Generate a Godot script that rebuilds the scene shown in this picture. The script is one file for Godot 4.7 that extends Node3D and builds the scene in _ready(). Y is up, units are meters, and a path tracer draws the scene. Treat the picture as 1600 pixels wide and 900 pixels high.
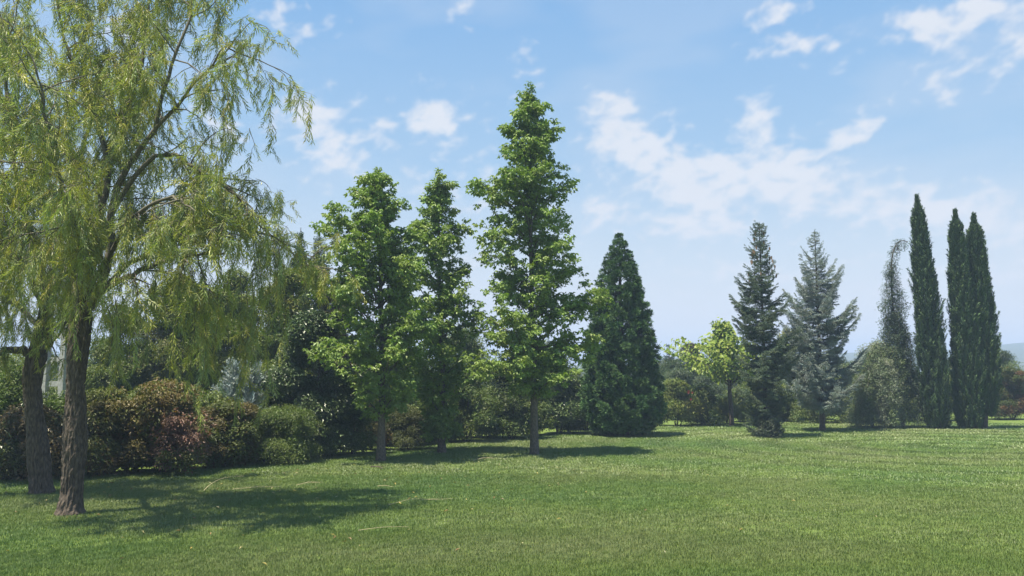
extends Node3D
# A park lawn with willows, sweetgums, conifers and cypresses on a bright summer noon.

class MeshPile:
	var v := PackedVector3Array()
	var n := PackedVector3Array()
	var c := PackedColorArray()

	func tri(a: Vector3, b: Vector3, d: Vector3, col: Color) -> void:
		var nn := (d - a).cross(b - a).normalized()
		v.push_back(a); v.push_back(b); v.push_back(d)
		n.push_back(nn); n.push_back(nn); n.push_back(nn)
		c.push_back(col); c.push_back(col); c.push_back(col)

	# a leaf folded along its midrib: base, widest point at share "wide", tip
	func leaf(base: Vector3, dir: Vector3, face: Vector3, length: float, width: float, col: Color, wide := 0.42, fold := 0.25, curl := 0.12) -> void:
		var side := dir.cross(face).normalized()
		var up := side.cross(dir).normalized()
		var mid := base + dir * length * wide
		var l := mid + side * width * 0.5 + up * width * fold
		var r := mid - side * width * 0.5 + up * width * fold
		var tip := base + dir * length - up * length * curl
		tri(base, l, tip, col)
		tri(base, tip, r, col)

	func tube(path: PackedVector3Array, radii: PackedFloat32Array, sides: int, col: Color, rough: FastNoiseLite = null, amount := 0.0, around := 6.0) -> void:
		var rings := []
		var norms := []
		var prev := Vector3(0.31, 0.0, 0.95)
		for i in path.size():
			var d := (path[mini(i + 1, path.size() - 1)] - path[maxi(i - 1, 0)]).normalized()
			var x := (prev - d * prev.dot(d))
			if x.length() < 0.01:
				x = d.cross(Vector3(0.2, 0.9, 0.4))
			x = x.normalized()
			prev = x
			var y := d.cross(x)
			var ring := PackedVector3Array()
			var nr := PackedVector3Array()
			for k in sides:
				var a := TAU * k / sides
				var o := x * cos(a) + y * sin(a)
				var rad := radii[i]
				if rough:
					var p := o * around
					rad += amount * rough.get_noise_3d(p.x * 10.0, path[i].y * 60.0, p.z * 10.0)
				ring.push_back(path[i] + o * rad)
				nr.push_back(o)
			rings.push_back(ring)
			norms.push_back(nr)
		for i in path.size() - 1:
			var r0: PackedVector3Array = rings[i]
			var r1: PackedVector3Array = rings[i + 1]
			var n0: PackedVector3Array = norms[i]
			var n1: PackedVector3Array = norms[i + 1]
			for k in sides:
				var j := (k + 1) % sides
				if rough:
					tri(r0[k], r1[k], r1[j], col)
					tri(r0[k], r1[j], r0[j], col)
				else:
					v.append_array(PackedVector3Array([r0[k], r1[k], r1[j], r0[k], r1[j], r0[j]]))
					n.append_array(PackedVector3Array([n0[k], n1[k], n1[j], n0[k], n1[j], n0[j]]))
					for q in 6:
						c.push_back(col)

	func box(lo: Vector3, hi: Vector3, col: Color) -> void:
		var p := [Vector3(lo.x, lo.y, lo.z), Vector3(hi.x, lo.y, lo.z), Vector3(hi.x, hi.y, lo.z), Vector3(lo.x, hi.y, lo.z), Vector3(lo.x, lo.y, hi.z), Vector3(hi.x, lo.y, hi.z), Vector3(hi.x, hi.y, hi.z), Vector3(lo.x, hi.y, hi.z)]
		for f in [[0, 1, 2, 3], [5, 4, 7, 6], [4, 0, 3, 7], [1, 5, 6, 2], [3, 2, 6, 7], [4, 5, 1, 0]]:
			tri(p[f[0]], p[f[2]], p[f[1]], col)
			tri(p[f[0]], p[f[3]], p[f[2]], col)

	func mesh(mat: Material) -> ArrayMesh:
		var m := ArrayMesh.new()
		var a := []
		a.resize(Mesh.ARRAY_MAX)
		a[Mesh.ARRAY_VERTEX] = v
		a[Mesh.ARRAY_NORMAL] = n
		a[Mesh.ARRAY_COLOR] = c
		m.add_surface_from_arrays(Mesh.PRIMITIVE_TRIANGLES, a)
		m.surface_set_material(0, mat)
		return m

class Copies:
	var b := PackedFloat32Array()
	func put(basis: Basis, o: Vector3, c: Color) -> void:
		b.append_array(PackedFloat32Array([basis.x.x, basis.y.x, basis.z.x, o.x, basis.x.y, basis.y.y, basis.z.y, o.y, basis.x.z, basis.y.z, basis.z.z, o.z, c.r, c.g, c.b, 1.0]))
	func count() -> int:
		return b.size() / 16

var rng := RandomNumberGenerator.new()
var M := {}
var used := {}
var bark_noise: FastNoiseLite
const WHITE := Color(1, 1, 1)

# ------------------------------------------------------------------ helpers
func numbered(called: String) -> String:
	if not used.has(called):
		used[called] = 0
		return called
	used[called] += 1
	return "%s_%03d" % [called, used[called]]

func thing(called: String, label: String, category: String, at: Vector3, group := "") -> Node3D:
	var o := Node3D.new()
	o.name = numbered(called)
	add_child(o)
	o.position = at
	o.set_meta("label", label)
	o.set_meta("category", category)
	if group:
		o.set_meta("group", group)
	return o

func part(called: String, pile: MeshPile, mat: Material, parent: Node3D) -> MeshInstance3D:
	var o := MeshInstance3D.new()
	o.name = called
	o.mesh = pile.mesh(mat)
	parent.add_child(o, true)
	return o

func mass(called: String, mesh: Mesh, copies: Copies, parent: Node3D) -> MultiMeshInstance3D:
	var mm := MultiMesh.new()
	mm.transform_format = MultiMesh.TRANSFORM_3D
	mm.use_colors = true
	mm.mesh = mesh
	mm.instance_count = copies.count()
	mm.buffer = copies.b
	var o := MultiMeshInstance3D.new()
	o.name = called
	o.multimesh = mm
	o.set_meta("kind", "stuff")
	parent.add_child(o, true)
	return o

func rr(a: float, b: float) -> float:
	return rng.randf_range(a, b)

func rdir() -> Vector3:
	var z := rr(-1, 1)
	var a := rr(0, TAU)
	var r := sqrt(1.0 - z * z)
	return Vector3(r * cos(a), z, r * sin(a))

func frame(dir: Vector3, up := Vector3.UP) -> Basis:
	var z := dir.normalized()
	var x := up.cross(z)
	if x.length() < 0.02:
		x = Vector3(1, 0, 0.1).cross(z)
	x = x.normalized()
	return Basis(x, z.cross(x), z)

func tint(c: Color, spread := 0.16) -> Color:
	var k := 1.0 + rr(-spread, spread)
	return Color(c.r * k * rr(0.92, 1.08), c.g * k, c.b * k * rr(0.9, 1.1))

func prof(p: Array, h: float, col := 1) -> float:
	if h <= p[0][0]:
		return p[0][col]
	for i in p.size() - 1:
		if h <= p[i + 1][0]:
			return lerpf(p[i][col], p[i + 1][col], (h - p[i][0]) / (p[i + 1][0] - p[i][0]))
	return p[p.size() - 1][col]

func smooth_path(p: Array, steps: int) -> PackedVector3Array:
	var out := PackedVector3Array()
	for i in p.size() - 1:
		var a: Vector3 = p[maxi(i - 1, 0)]
		var b: Vector3 = p[i]
		var c: Vector3 = p[i + 1]
		var d: Vector3 = p[mini(i + 2, p.size() - 1)]
		for k in steps:
			out.push_back(b.cubic_interpolate(c, a, d, float(k) / steps))
	out.push_back(p[p.size() - 1])
	return out

func taper(n: int, r0: float, r1: float, power := 1.0) -> PackedFloat32Array:
	var out := PackedFloat32Array()
	for i in n:
		out.push_back(lerpf(r0, r1, pow(float(i) / (n - 1), power)))
	return out

# ------------------------------------------------------------------ materials
func noise_tex(seed_: int, freq: float, ramp: Array, size := 512, octaves := 5) -> NoiseTexture2D:
	var f := FastNoiseLite.new()
	f.seed = seed_
	f.frequency = freq
	f.fractal_octaves = octaves
	var t := NoiseTexture2D.new()
	t.width = size
	t.height = size
	t.seamless = true
	t.noise = f
	var g := Gradient.new()
	var offs := PackedFloat32Array()
	var cols := PackedColorArray()
	for r in ramp:
		offs.push_back(r[0])
		cols.push_back((r[1] as Color).linear_to_srgb())
	g.offsets = offs
	g.colors = cols
	t.color_ramp = g
	return t

func leaf_mat(called: String, rough: float, back: Color, spec := 0.5) -> StandardMaterial3D:
	var m := StandardMaterial3D.new()
	m.resource_name = called
	m.vertex_color_use_as_albedo = true
	m.albedo_color = WHITE
	m.roughness = rough
	m.metallic_specular = spec
	m.cull_mode = BaseMaterial3D.CULL_DISABLED
	m.backlight_enabled = true
	m.backlight = back
	return m

func bark_mat(called: String, dark: Color, light: Color, scale: Vector3, relief: float) -> StandardMaterial3D:
	var m := StandardMaterial3D.new()
	m.resource_name = called
	m.albedo_texture = noise_tex(called.hash() % 1000, 0.02, [[0.0, dark], [0.45, dark.lerp(light, 0.4)], [0.62, light], [1.0, light * 1.25]])
	m.roughness = 0.95
	m.uv1_triplanar = true
	m.uv1_world_triplanar = true
	m.uv1_scale = scale
	m.normal_enabled = true
	var t := noise_tex(called.hash() % 1000, 0.02, [[0.0, Color(0, 0, 0)], [1.0, WHITE]])
	t.as_normal_map = true
	t.bump_strength = relief
	m.normal_texture = t
	return m

func make_materials() -> void:
	M.leaf = leaf_mat("leaf", 0.48, Color(0.75, 0.8, 0.3), 0.4)
	M.willow = leaf_mat("willow_leaf", 0.5, Color(0.8, 0.85, 0.35))
	M.gloss = leaf_mat("glossy_leaf", 0.4, Color(0.2, 0.25, 0.1))
	M.needle = leaf_mat("needle", 0.75, Color(0.2, 0.22, 0.1), 0.22)
	M.grass = leaf_mat("grass_blade", 0.45, Color(0.5, 0.55, 0.2))
	M.willow_bark = bark_mat("willow_bark", Color(0.03, 0.023, 0.017), Color(0.12, 0.095, 0.07), Vector3(3.5, 0.9, 3.5), 8.0)
	M.grey_bark = bark_mat("grey_bark", Color(0.05, 0.043, 0.034), Color(0.13, 0.113, 0.088), Vector3(4, 1.2, 4), 5.0)
	M.dark_bark = bark_mat("dark_bark", Color(0.03, 0.024, 0.018), Color(0.1, 0.08, 0.06), Vector3(4, 1.2, 4), 5.0)
	M.twig = bark_mat("twig_bark", Color(0.05, 0.045, 0.03), Color(0.14, 0.13, 0.09), Vector3(8, 3, 8), 2.0)
	var g := StandardMaterial3D.new()
	g.resource_name = "lawn_soil"
	g.albedo_texture = noise_tex(5, 0.03, [[0.0, Color(0.065, 0.095, 0.022)], [0.5, Color(0.105, 0.155, 0.036)], [1.0, Color(0.16, 0.19, 0.06)]], 1024, 7)
	g.uv1_triplanar = true
	g.uv1_world_triplanar = true
	g.uv1_scale = Vector3(0.31, 0.31, 0.31)
	g.roughness = 1.0
	g.metallic_specular = 0.2
	M.ground = g
	var k := StandardMaterial3D.new()
	k.resource_name = "cast_concrete"
	k.albedo_texture = noise_tex(9, 0.02, [[0.0, Color(0.28, 0.28, 0.27)], [1.0, Color(0.46, 0.46, 0.44)]])
	k.uv1_triplanar = true
	k.uv1_scale = Vector3(1.2, 1.2, 1.2)
	k.roughness = 0.9
	M.concrete = k
	var h := StandardMaterial3D.new()
	h.resource_name = "wooded_hillside"
	h.albedo_texture = noise_tex(12, 0.02, [[0.0, Color(0.03, 0.045, 0.02)], [0.55, Color(0.05, 0.07, 0.03)], [1.0, Color(0.13, 0.12, 0.07)]], 1024, 6)
	h.uv1_triplanar = true
	h.uv1_world_triplanar = true
	h.uv1_scale = Vector3(0.009, 0.009, 0.009)
	h.roughness = 1.0
	M.hill = h
	var dry := StandardMaterial3D.new()
	dry.resource_name = "dry_stem"
	dry.albedo_color = Color(0.42, 0.36, 0.22).linear_to_srgb()
	dry.roughness = 0.8
	M.dry = dry
	M.cone = bark_mat("cone_scales", Color(0.12, 0.085, 0.055), Color(0.22, 0.155, 0.1), Vector3(12, 12, 12), 4.0)
	var wire := StandardMaterial3D.new()
	wire.resource_name = "wire"
	wire.albedo_color = Color(0.03, 0.03, 0.03).linear_to_srgb()
	wire.roughness = 0.6
	M.wire = wire

# ------------------------------------------------------------------ leaf sprays (meshes that crowns are made of)
func oval_cluster(n: int, radius: float, length: float, width: float, mat: Material, droop := 0.25, wide := 0.45) -> ArrayMesh:
	var p := MeshPile.new()
	for i in n:
		var d := rdir()
		d.y = d.y * 0.7
		var at := d * radius * sqrt(rng.randf())
		var dir := (Vector3(d.x, -droop, d.z) + rdir() * 0.5).normalized()
		var face := (Vector3.UP * 0.9 + d * 0.5 + rdir() * 0.55).normalized()
		p.leaf(at, dir, face, length * rr(0.7, 1.15), width * rr(0.75, 1.15), tint(WHITE, 0.18), wide, rr(0.1, 0.35), rr(0.0, 0.25))
	return p.mesh(mat)

func star_cluster(n: int, radius: float, size: float, mat: Material) -> ArrayMesh:
	var p := MeshPile.new()
	for i in n:
		var d := rdir()
		d.y = d.y * 0.75
		var at := d * radius * sqrt(rng.randf())
		var dir := (Vector3(d.x, -0.35, d.z) + rdir() * 0.75).normalized()
		var face := (Vector3.UP * 0.6 + d * 0.8 + rdir() * 0.75).normalized()
		var col := tint(WHITE, 0.18)
		var s := size * rr(0.7, 1.2)
		var side := dir.cross(face).normalized()
		for a in [0.0, 0.95, -0.95]:
			var ld := (dir * cos(a) + side * sin(a) - face * rr(0.0, 0.2)).normalized()
			p.leaf(at, ld, face, s * (1.0 if a == 0.0 else 0.85), s * 0.46, col, 0.5, 0.12, rr(0.05, 0.3))
	return p.mesh(mat)

func willow_spray(n: int, length: float) -> ArrayMesh:
	var p := MeshPile.new()
	var path := PackedVector3Array()
	var bend := Vector3(rr(-0.12, 0.12), 0, rr(-0.12, 0.12))
	for i in 6:
		var t := i / 5.0
		path.push_back(Vector3(0, -length * t, 0) + bend * t * t * 1.2 + Vector3(rr(-1, 1), 0, rr(-1, 1)) * 0.008)
	p.tube(path, taper(6, 0.0022, 0.0008), 3, Color(1.1, 0.75, 0.7))
	for i in n:
		var t := (i + 0.5) / n
		var k := int(t * 5)
		var at := path[k].lerp(path[mini(k + 1, 5)], t * 5 - k)
		var a := i * 2.4 + rr(-0.5, 0.5)
		var o := Vector3(cos(a), 0, sin(a))
		var dir := (o * rr(0.35, 0.85) + Vector3(0, rr(-0.95, -0.35), 0)).normalized()
		p.leaf(at, dir, (o + Vector3.UP * 0.6 + rdir() * 0.6).normalized(), rr(0.055, 0.095), rr(0.0095, 0.014), tint(WHITE, 0.2), 0.4, 0.1, rr(0.05, 0.3))
	return p.mesh(M.willow)

# a shoot along +Z of length 1 with needles all round; "pairs" of side shoots
func needle_twig(pairs: int, per: int, nl: float, nw: float, spread: float, flat: float) -> ArrayMesh:
	var p := MeshPile.new()
	var shoots := [[Vector3.ZERO, Vector3(0, 0, 1), 1.0]]
	for i in pairs:
		for s in [-1, 1]:
			var t := (i + 0.6 + rr(-0.2, 0.2)) / (pairs + 0.6)
			shoots.push_back([Vector3(0, 0, t), Vector3(s * spread, rr(-flat, flat) , 1.0 - spread * 0.3).normalized(), (1.0 - t) * 0.75 + 0.14])
	for s in shoots:
		var dir: Vector3 = s[1]
		var b := frame(dir)
		var count := int(ceil(per * (0.35 + s[2])))
		for i in count:
			var t := (i + rng.randf()) / count
			var a := rr(0, TAU)
			var o := b.x * cos(a) + b.y * sin(a)
			var at: Vector3 = s[0] + dir * (t * s[2]) - Vector3(0, 0.06 * t * t, 0)
			var nd := (o + dir * rr(0.5, 1.1)).normalized()
			var side := nd.cross(rdir()).normalized() * nw * 0.5
			p.tri(at + side, at + nd * nl * rr(0.8, 1.2), at - side, tint(WHITE, 0.2))
	return p.mesh(M.needle)

# an upright feathery wisp along +Z of length 1
func wisp(n: int) -> ArrayMesh:
	var p := MeshPile.new()
	for i in n:
		var t := float(i) / n
		var a := i * 2.4 + rr(-0.4, 0.4)
		var o := Vector3(cos(a), sin(a), 0)
		var dir := (o * rr(0.25, 0.6) + Vector3(0, 0, 1)).normalized()
		p.leaf(Vector3(0, 0, t * 0.75) + o * 0.01, dir, (o + rdir() * 0.6).normalized(), rr(0.2, 0.34) * (1.15 - 0.5 * t), rr(0.05, 0.085), tint(WHITE, 0.2), 0.5, 0.2, -0.15)
	return p.mesh(M.needle)

# a rounded tuft of short stiff shoots, radius about 0.2
func pompom_tuft(n: int) -> ArrayMesh:
	var p := MeshPile.new()
	for i in n:
		var d := rdir()
		if d.y < -0.2 and rng.randf() < 0.5:
			d.y = -d.y
		var dir := (d + Vector3(0, 0.25, 0) + rdir() * 0.25).normalized()
		p.leaf(d * rr(0.03, 0.11), dir, rdir(), rr(0.08, 0.15), rr(0.022, 0.034), tint(WHITE, 0.2), 0.5, 0.3, -0.05)
	return p.mesh(M.needle)

func grass_tuft(n: int) -> ArrayMesh:
	var p := MeshPile.new()
	for i in n:
		var a := rr(0, TAU)
		var at := Vector3(cos(a), 0, sin(a)) * sqrt(rng.randf()) * 0.055
		var lean := rdir() * 0.4
		lean.y = 1.0
		var side := Vector3(cos(a * 3.0), 0, sin(a * 3.0)) * rr(0.0018, 0.003)
		var h := rr(0.018, 0.04)
		var col := tint(WHITE, 0.22)
		if rng.randf() < 0.09:
			col = Color(1.6, 1.35, 1.4)
		p.tri(at - side, at + lean.normalized() * h, at + side, col)
	return p.mesh(M.grass)

# ------------------------------------------------------------------ trees
func gum(called: String, label: String, at: Vector3, height: float, trunk_r: float, bare: float, p: Array, branches: int, seed_: int, col: Color, extra := []) -> void:
	rng.seed = seed_
	var t := thing(called, label, "tree", at, "sweetgum trees on the lawn")
	var path := PackedVector3Array()
	for i in 15:
		var f := i / 14.0
		path.push_back(Vector3(sin(f * 5.0 + seed_) * 0.05 * f - 0.14 * f * f, f * height * 0.97, cos(f * 4.0 + seed_) * 0.05 * f))
	path[0].y = -0.05
	var radii := taper(15, trunk_r, 0.008, 0.85)
	radii[0] *= 1.25
	var tp := MeshPile.new()
	tp.tube(path, radii, 14, WHITE)
	part("trunk", tp, M.grey_bark, t)
	var crown := Copies.new()
	var list := []
	for i in branches:
		var f := (i + rr(-0.3, 0.3)) / branches
		var h: float = lerpf(bare, height * 0.985, pow(clampf(f, 0, 1), 0.95))
		var az := i * 2.39996 + rr(-0.4, 0.4)
		var reach: float = lerpf(prof(p, h, 1), prof(p, h, 2), (cos(az) + 1.0) / 2.0)
		list.push_back([h, az, reach * rr(0.55, 1.2), rr(0.45, 1.25)])
	for i in range(list.size() - 1, -1, -1):   # some boughs are missing
		if rng.randf() < 0.13 and list[i][0] < height * 0.85:
			list.remove_at(i)
	list.append_array(extra)
	for b in list:
		var h: float = b[0]
		var k := clampf(h / height * 14.0, 0, 13.99)
		var start := path[int(k)].lerp(path[int(k) + 1], k - int(k))
		var out := Vector3(cos(b[1]), 0, sin(b[1]))
		var L: float = b[2]
		var pts := PackedVector3Array()
		var sag := rr(0.1, 0.4)
		# branches leave the trunk lower than the height that their foliage fills
		start.y = maxf(start.y - L * b[3] * 0.5, bare * 0.85)
		var kk := clampf(start.y / (height * 0.97) * 14.0, 0, 13.99)
		var onp := path[int(kk)].lerp(path[int(kk) + 1], kk - int(kk))
		start.x = onp.x
		start.z = onp.z
		var cross := Vector3.UP.cross(out)
		var wob := rr(-0.25, 0.25)
		for i in 6:
			var f := i / 5.0
			pts.push_back(start + out * L * f + Vector3.UP * L * (b[3] * f * 1.3 - sag * f * f) + cross * L * wob * f * f)
		var lp := MeshPile.new()
		lp.tube(pts, taper(6, clampf(trunk_r * 0.12 + L * 0.009, 0.008, 0.03), 0.004), 5, WHITE)
		part("limb", lp, M.grey_bark, t)
		var n := int(L / 0.155) + 2
		for i in n:
			var f := lerpf(0.22, 1.04, float(i) / maxf(n - 1, 1))
			var q := clampf(f * 5.0, 0, 4.999)
			var o := pts[int(q)].lerp(pts[int(q) + 1], q - int(q)) + rdir() * 0.07
			var w := 2 if f > 0.45 else 1
			for s in w + 1:
				var off := (cross * rr(-1, 1) * 0.26 * (1.1 - f * 0.5) + rdir() * 0.22 + Vector3(0, rr(-0.2, 0.12), 0)) * clampf(L, 0.35, 1.0) if s > 0 else Vector3.ZERO
				var sc := rr(0.75, 1.2)
				crown.put(Basis(Vector3.UP, rr(0, TAU)).rotated(rdir(), rr(0, 0.4)).scaled(Vector3(sc, sc, sc)), o + off, tint(col, 0.14))
	for i in 16:   # the leading shoot
		var sc := rr(0.55, 0.85)
		crown.put(Basis(Vector3.UP, rr(0, TAU)).scaled(Vector3(sc, sc, sc)), path[14] + Vector3(rr(-0.06, 0.06), -i * 0.05 + 0.12, rr(-0.06, 0.06)), tint(col, 0.14))
	mass("crown", M.star_mesh, crown, t)

func sequoia(at: Vector3) -> void:
	rng.seed = 31
	var t := thing("giant_sequoia", "dense dark green conical giant sequoia with bushy rounded tufts, foliage down to the grass", "tree", at)
	var p := [[0.12, 0.85], [0.4, 1.08], [0.8, 1.2], [1.45, 1.13], [2.4, 1.06], [3.3, 0.88], [4.2, 0.68], [5.0, 0.43], [5.5, 0.22], [5.75, 0.05]]
	var tp := MeshPile.new()
	tp.tube(PackedVector3Array([Vector3(0, -0.05, 0), Vector3(0, 0.15, 0), Vector3(0, 0.6, 0), Vector3(0, 3, 0), Vector3(0, 5.5, 0)]), PackedFloat32Array([0.24, 0.17, 0.14, 0.08, 0.01]), 14, WHITE)
	part("trunk", tp, M.dark_bark, t)
	var crown := Copies.new()
	var col := Color(0.075, 0.14, 0.047)
	var n := 560
	for i in n:
		var f := (i + 0.5) / n
		var h := 5.72 * (1.0 - pow(1.0 - f, 0.8))   # more tufts where the cone is wide
		h = clampf(h + rr(-0.08, 0.08), 0.2, 5.66)
		var az := i * 2.39996 + rr(-0.3, 0.3)
		var size := clampf(0.36 + prof(p, h) * 0.5, 0.36, 0.92) * rr(0.85, 1.2)
		var r := maxf(prof(p, h) * rr(0.86, 1.08) - 0.14 * size, 0.0)
		var out := Vector3(cos(az), 0, sin(az))
		crown.put((Basis(Vector3.UP, rr(0, TAU)) * Basis(rdir(), 0.5)).scaled(Vector3(size, size * 0.85, size)), out * r + Vector3(0, h, 0), tint(col, 0.24))
	for i in 300:
		var h := maxf(5.3 * (1.0 - pow(rng.randf(), 0.7)), 0.2)
		var az := rr(0, TAU)
		var r := prof(p, h) * rr(0.3, 0.62)
		var s := rr(1.0, 1.4) * clampf(r * 2.0, 0.4, 1.0)
		crown.put(Basis(Vector3.UP, rr(0, TAU)).scaled(Vector3(s, s, s)), Vector3(cos(az), 0, sin(az)) * r + Vector3(0, h, 0), tint(col, 0.12))
	mass("crown", M.pompom, crown, t)

func spruce(called: String, label: String, at: Vector3, height: float, trunk_r: float, low: float, p: Array, step: float, per: int, seed_: int, col: Color, up_tip: float, group := "", cones := 0) -> void:
	rng.seed = seed_
	var t := thing(called, label, "tree", at, group)
	var tp := MeshPile.new()
	tp.tube(PackedVector3Array([Vector3(0, -0.05, 0), Vector3(0, 0.2, 0), Vector3(0.01, height * 0.5, 0), Vector3(0, height * 0.9, 0.01), Vector3(0, height, 0)]), PackedFloat32Array([trunk_r * 1.3, trunk_r, trunk_r * 0.55, 0.018, 0.006]), 10, WHITE)
	part("trunk", tp, M.dark_bark, t)
	var crown := Copies.new()
	var h := low
	var turn := 0.0
	while h < height - 0.06:
		var f := h / height
		turn += 0.7
		var num := maxi(4, int(per * (1.0 - f * 0.35)))
		for i in num:
			var az := turn + TAU * i / num + rr(-0.25, 0.25)
			var L := lerpf(prof(p, h, 1), prof(p, h, p[0].size() - 1), (cos(az) + 1.0) / 2.0) * rr(0.5, 1.25)
			var hh := h + rr(-0.4, 0.4) * step
			var out := Vector3(cos(az), 0, sin(az))
			var rise := lerpf(-0.12, 0.75, pow(f, 1.5)) + rr(-0.08, 0.08)
			var pts := PackedVector3Array()
			for k in 6:
				var s := k / 5.0
				pts.push_back(Vector3(0, hh, 0) + out * L * s + Vector3.UP * L * (rise * s - 0.22 * s * (1.0 - s) + up_tip * s * s * s))
			if L > 0.25:
				var lp := MeshPile.new()
				lp.tube(pts, taper(6, 0.006 + L * 0.009, 0.003), 4, WHITE)
				part("limb", lp, M.dark_bark, t)
			var cross := Vector3.UP.cross(out)
			var n := int(L / 0.05) + 2
			var shade := rr(0.86, 1.14)
			for k in n:
				var s := lerpf(0.12, 1.0, float(k) / maxf(n - 1, 1))
				var q := clampf(s * 5.0, 0, 4.999)
				var o := pts[int(q)].lerp(pts[int(q) + 1], q - int(q))
				var along := (pts[mini(int(q) + 1, 5)] - pts[int(q)]).normalized()
				var side := -1.0 if k % 2 else 1.0
				var d := (along * 0.8 + cross * side * rr(0.2, 0.95) * (1.0 - s * 0.55) + Vector3.UP * rr(-0.5, 0.28)).normalized()
				if k == n - 1:
					d = along
				var sc := clampf(L * 0.45, 0.15, 0.36) * rr(0.7, 1.1) * (1.2 - 0.6 * s)
				crown.put(frame(d, Vector3.UP + rdir() * 0.4).scaled(Vector3(sc, sc, sc)), o, tint(col * shade, 0.12))
		h += step * lerpf(1.15, 0.7, f) * rr(0.85, 1.15)
	crown.put(frame(Vector3.UP, Vector3.RIGHT).scaled(Vector3(0.16, 0.16, 0.3)), Vector3(0, height - 0.2, 0), col)
	mass("crown", M.spruce_twig, crown, t)
	if cones > 0:
		var cp := MeshPile.new()
		cp.tube(PackedVector3Array([Vector3(0, 0.0, 0), Vector3(0, -0.03, 0), Vector3(0, -0.075, 0), Vector3(0, -0.12, 0)]), PackedFloat32Array([0.006, 0.024, 0.022, 0.004]), 7, WHITE)
		var first: MeshInstance3D
		for i in cones:
			var hc := height - 0.25 - 1.5 * pow(rng.randf(), 0.8)
			var az := rr(0, TAU)
			var o := Vector3(cos(az), 0, sin(az)) * prof(p, hc) * rr(0.65, 1.0) + Vector3(0, hc + 0.12, 0)
			if first == null:
				first = part("cone", cp, M.cone, t)
				first.position = o
			else:
				var d := first.duplicate()
				d.name = "cone"
				t.add_child(d, true)
				d.position = o

func column_tree(called: String, label: String, at: Vector3, spires: Array, n: int, seed_: int, col: Color, mesh: Mesh, size: float, trunk: Material, group := "", loose := 0.0) -> void:
	rng.seed = seed_
	var t := thing(called, label, "tree", at, group)
	var crown := Copies.new()
	for sp in spires:   # each: offset x, z, height, lean x, profile, trunk radius
		var top: float = sp[2]
		var tp := MeshPile.new()
		tp.tube(PackedVector3Array([Vector3(sp[0] * 0.6, -0.05, sp[1]), Vector3(sp[0] * 0.8, 0.4, sp[1]), Vector3(sp[0] + sp[3] * 0.4, top * 0.5, sp[1]), Vector3(sp[0] + sp[3], top * 0.96, sp[1])]), PackedFloat32Array([sp[5] * 1.25, sp[5], sp[5] * 0.6, 0.008]), 8, WHITE)
		part("trunk", tp, trunk, t)
		var p: Array = sp[4]
		var low: float = p[0][0]
		for i in n:
			var f := (i + rng.randf()) / n
			var h := low + (top - low) * (1.0 - pow(1.0 - f, 1.0))
			var az := i * 2.39996 + rr(-0.5, 0.5)
			var lobe := 1.0 + 0.13 * sin(az * 3.0 + h * 1.3 + seed_) + 0.08 * sin(az * 5.0 - h * 2.1)
			var r := prof(p, h) * lobe * (sqrt(rr(0.04, 1.0)) + (rr(0, loose) if rng.randf() < 0.06 else 0.0))
			var out := Vector3(cos(az), 0, sin(az))
			var o := out * r + Vector3(sp[0] + sp[3] * h / top, h - size * 0.4, sp[1])
			o.y = maxf(o.y, 0.02)
			var sc := size * rr(0.7, 1.15) * clampf((top - h) / 0.8, 0.45, 1.0)
			crown.put(frame((Vector3.UP + out * rr(0.05, 0.35) + rdir() * 0.16).normalized(), rdir()).scaled(Vector3(sc, sc, sc)), o, tint(col, 0.16))
	mass("crown", mesh, crown, t)

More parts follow.
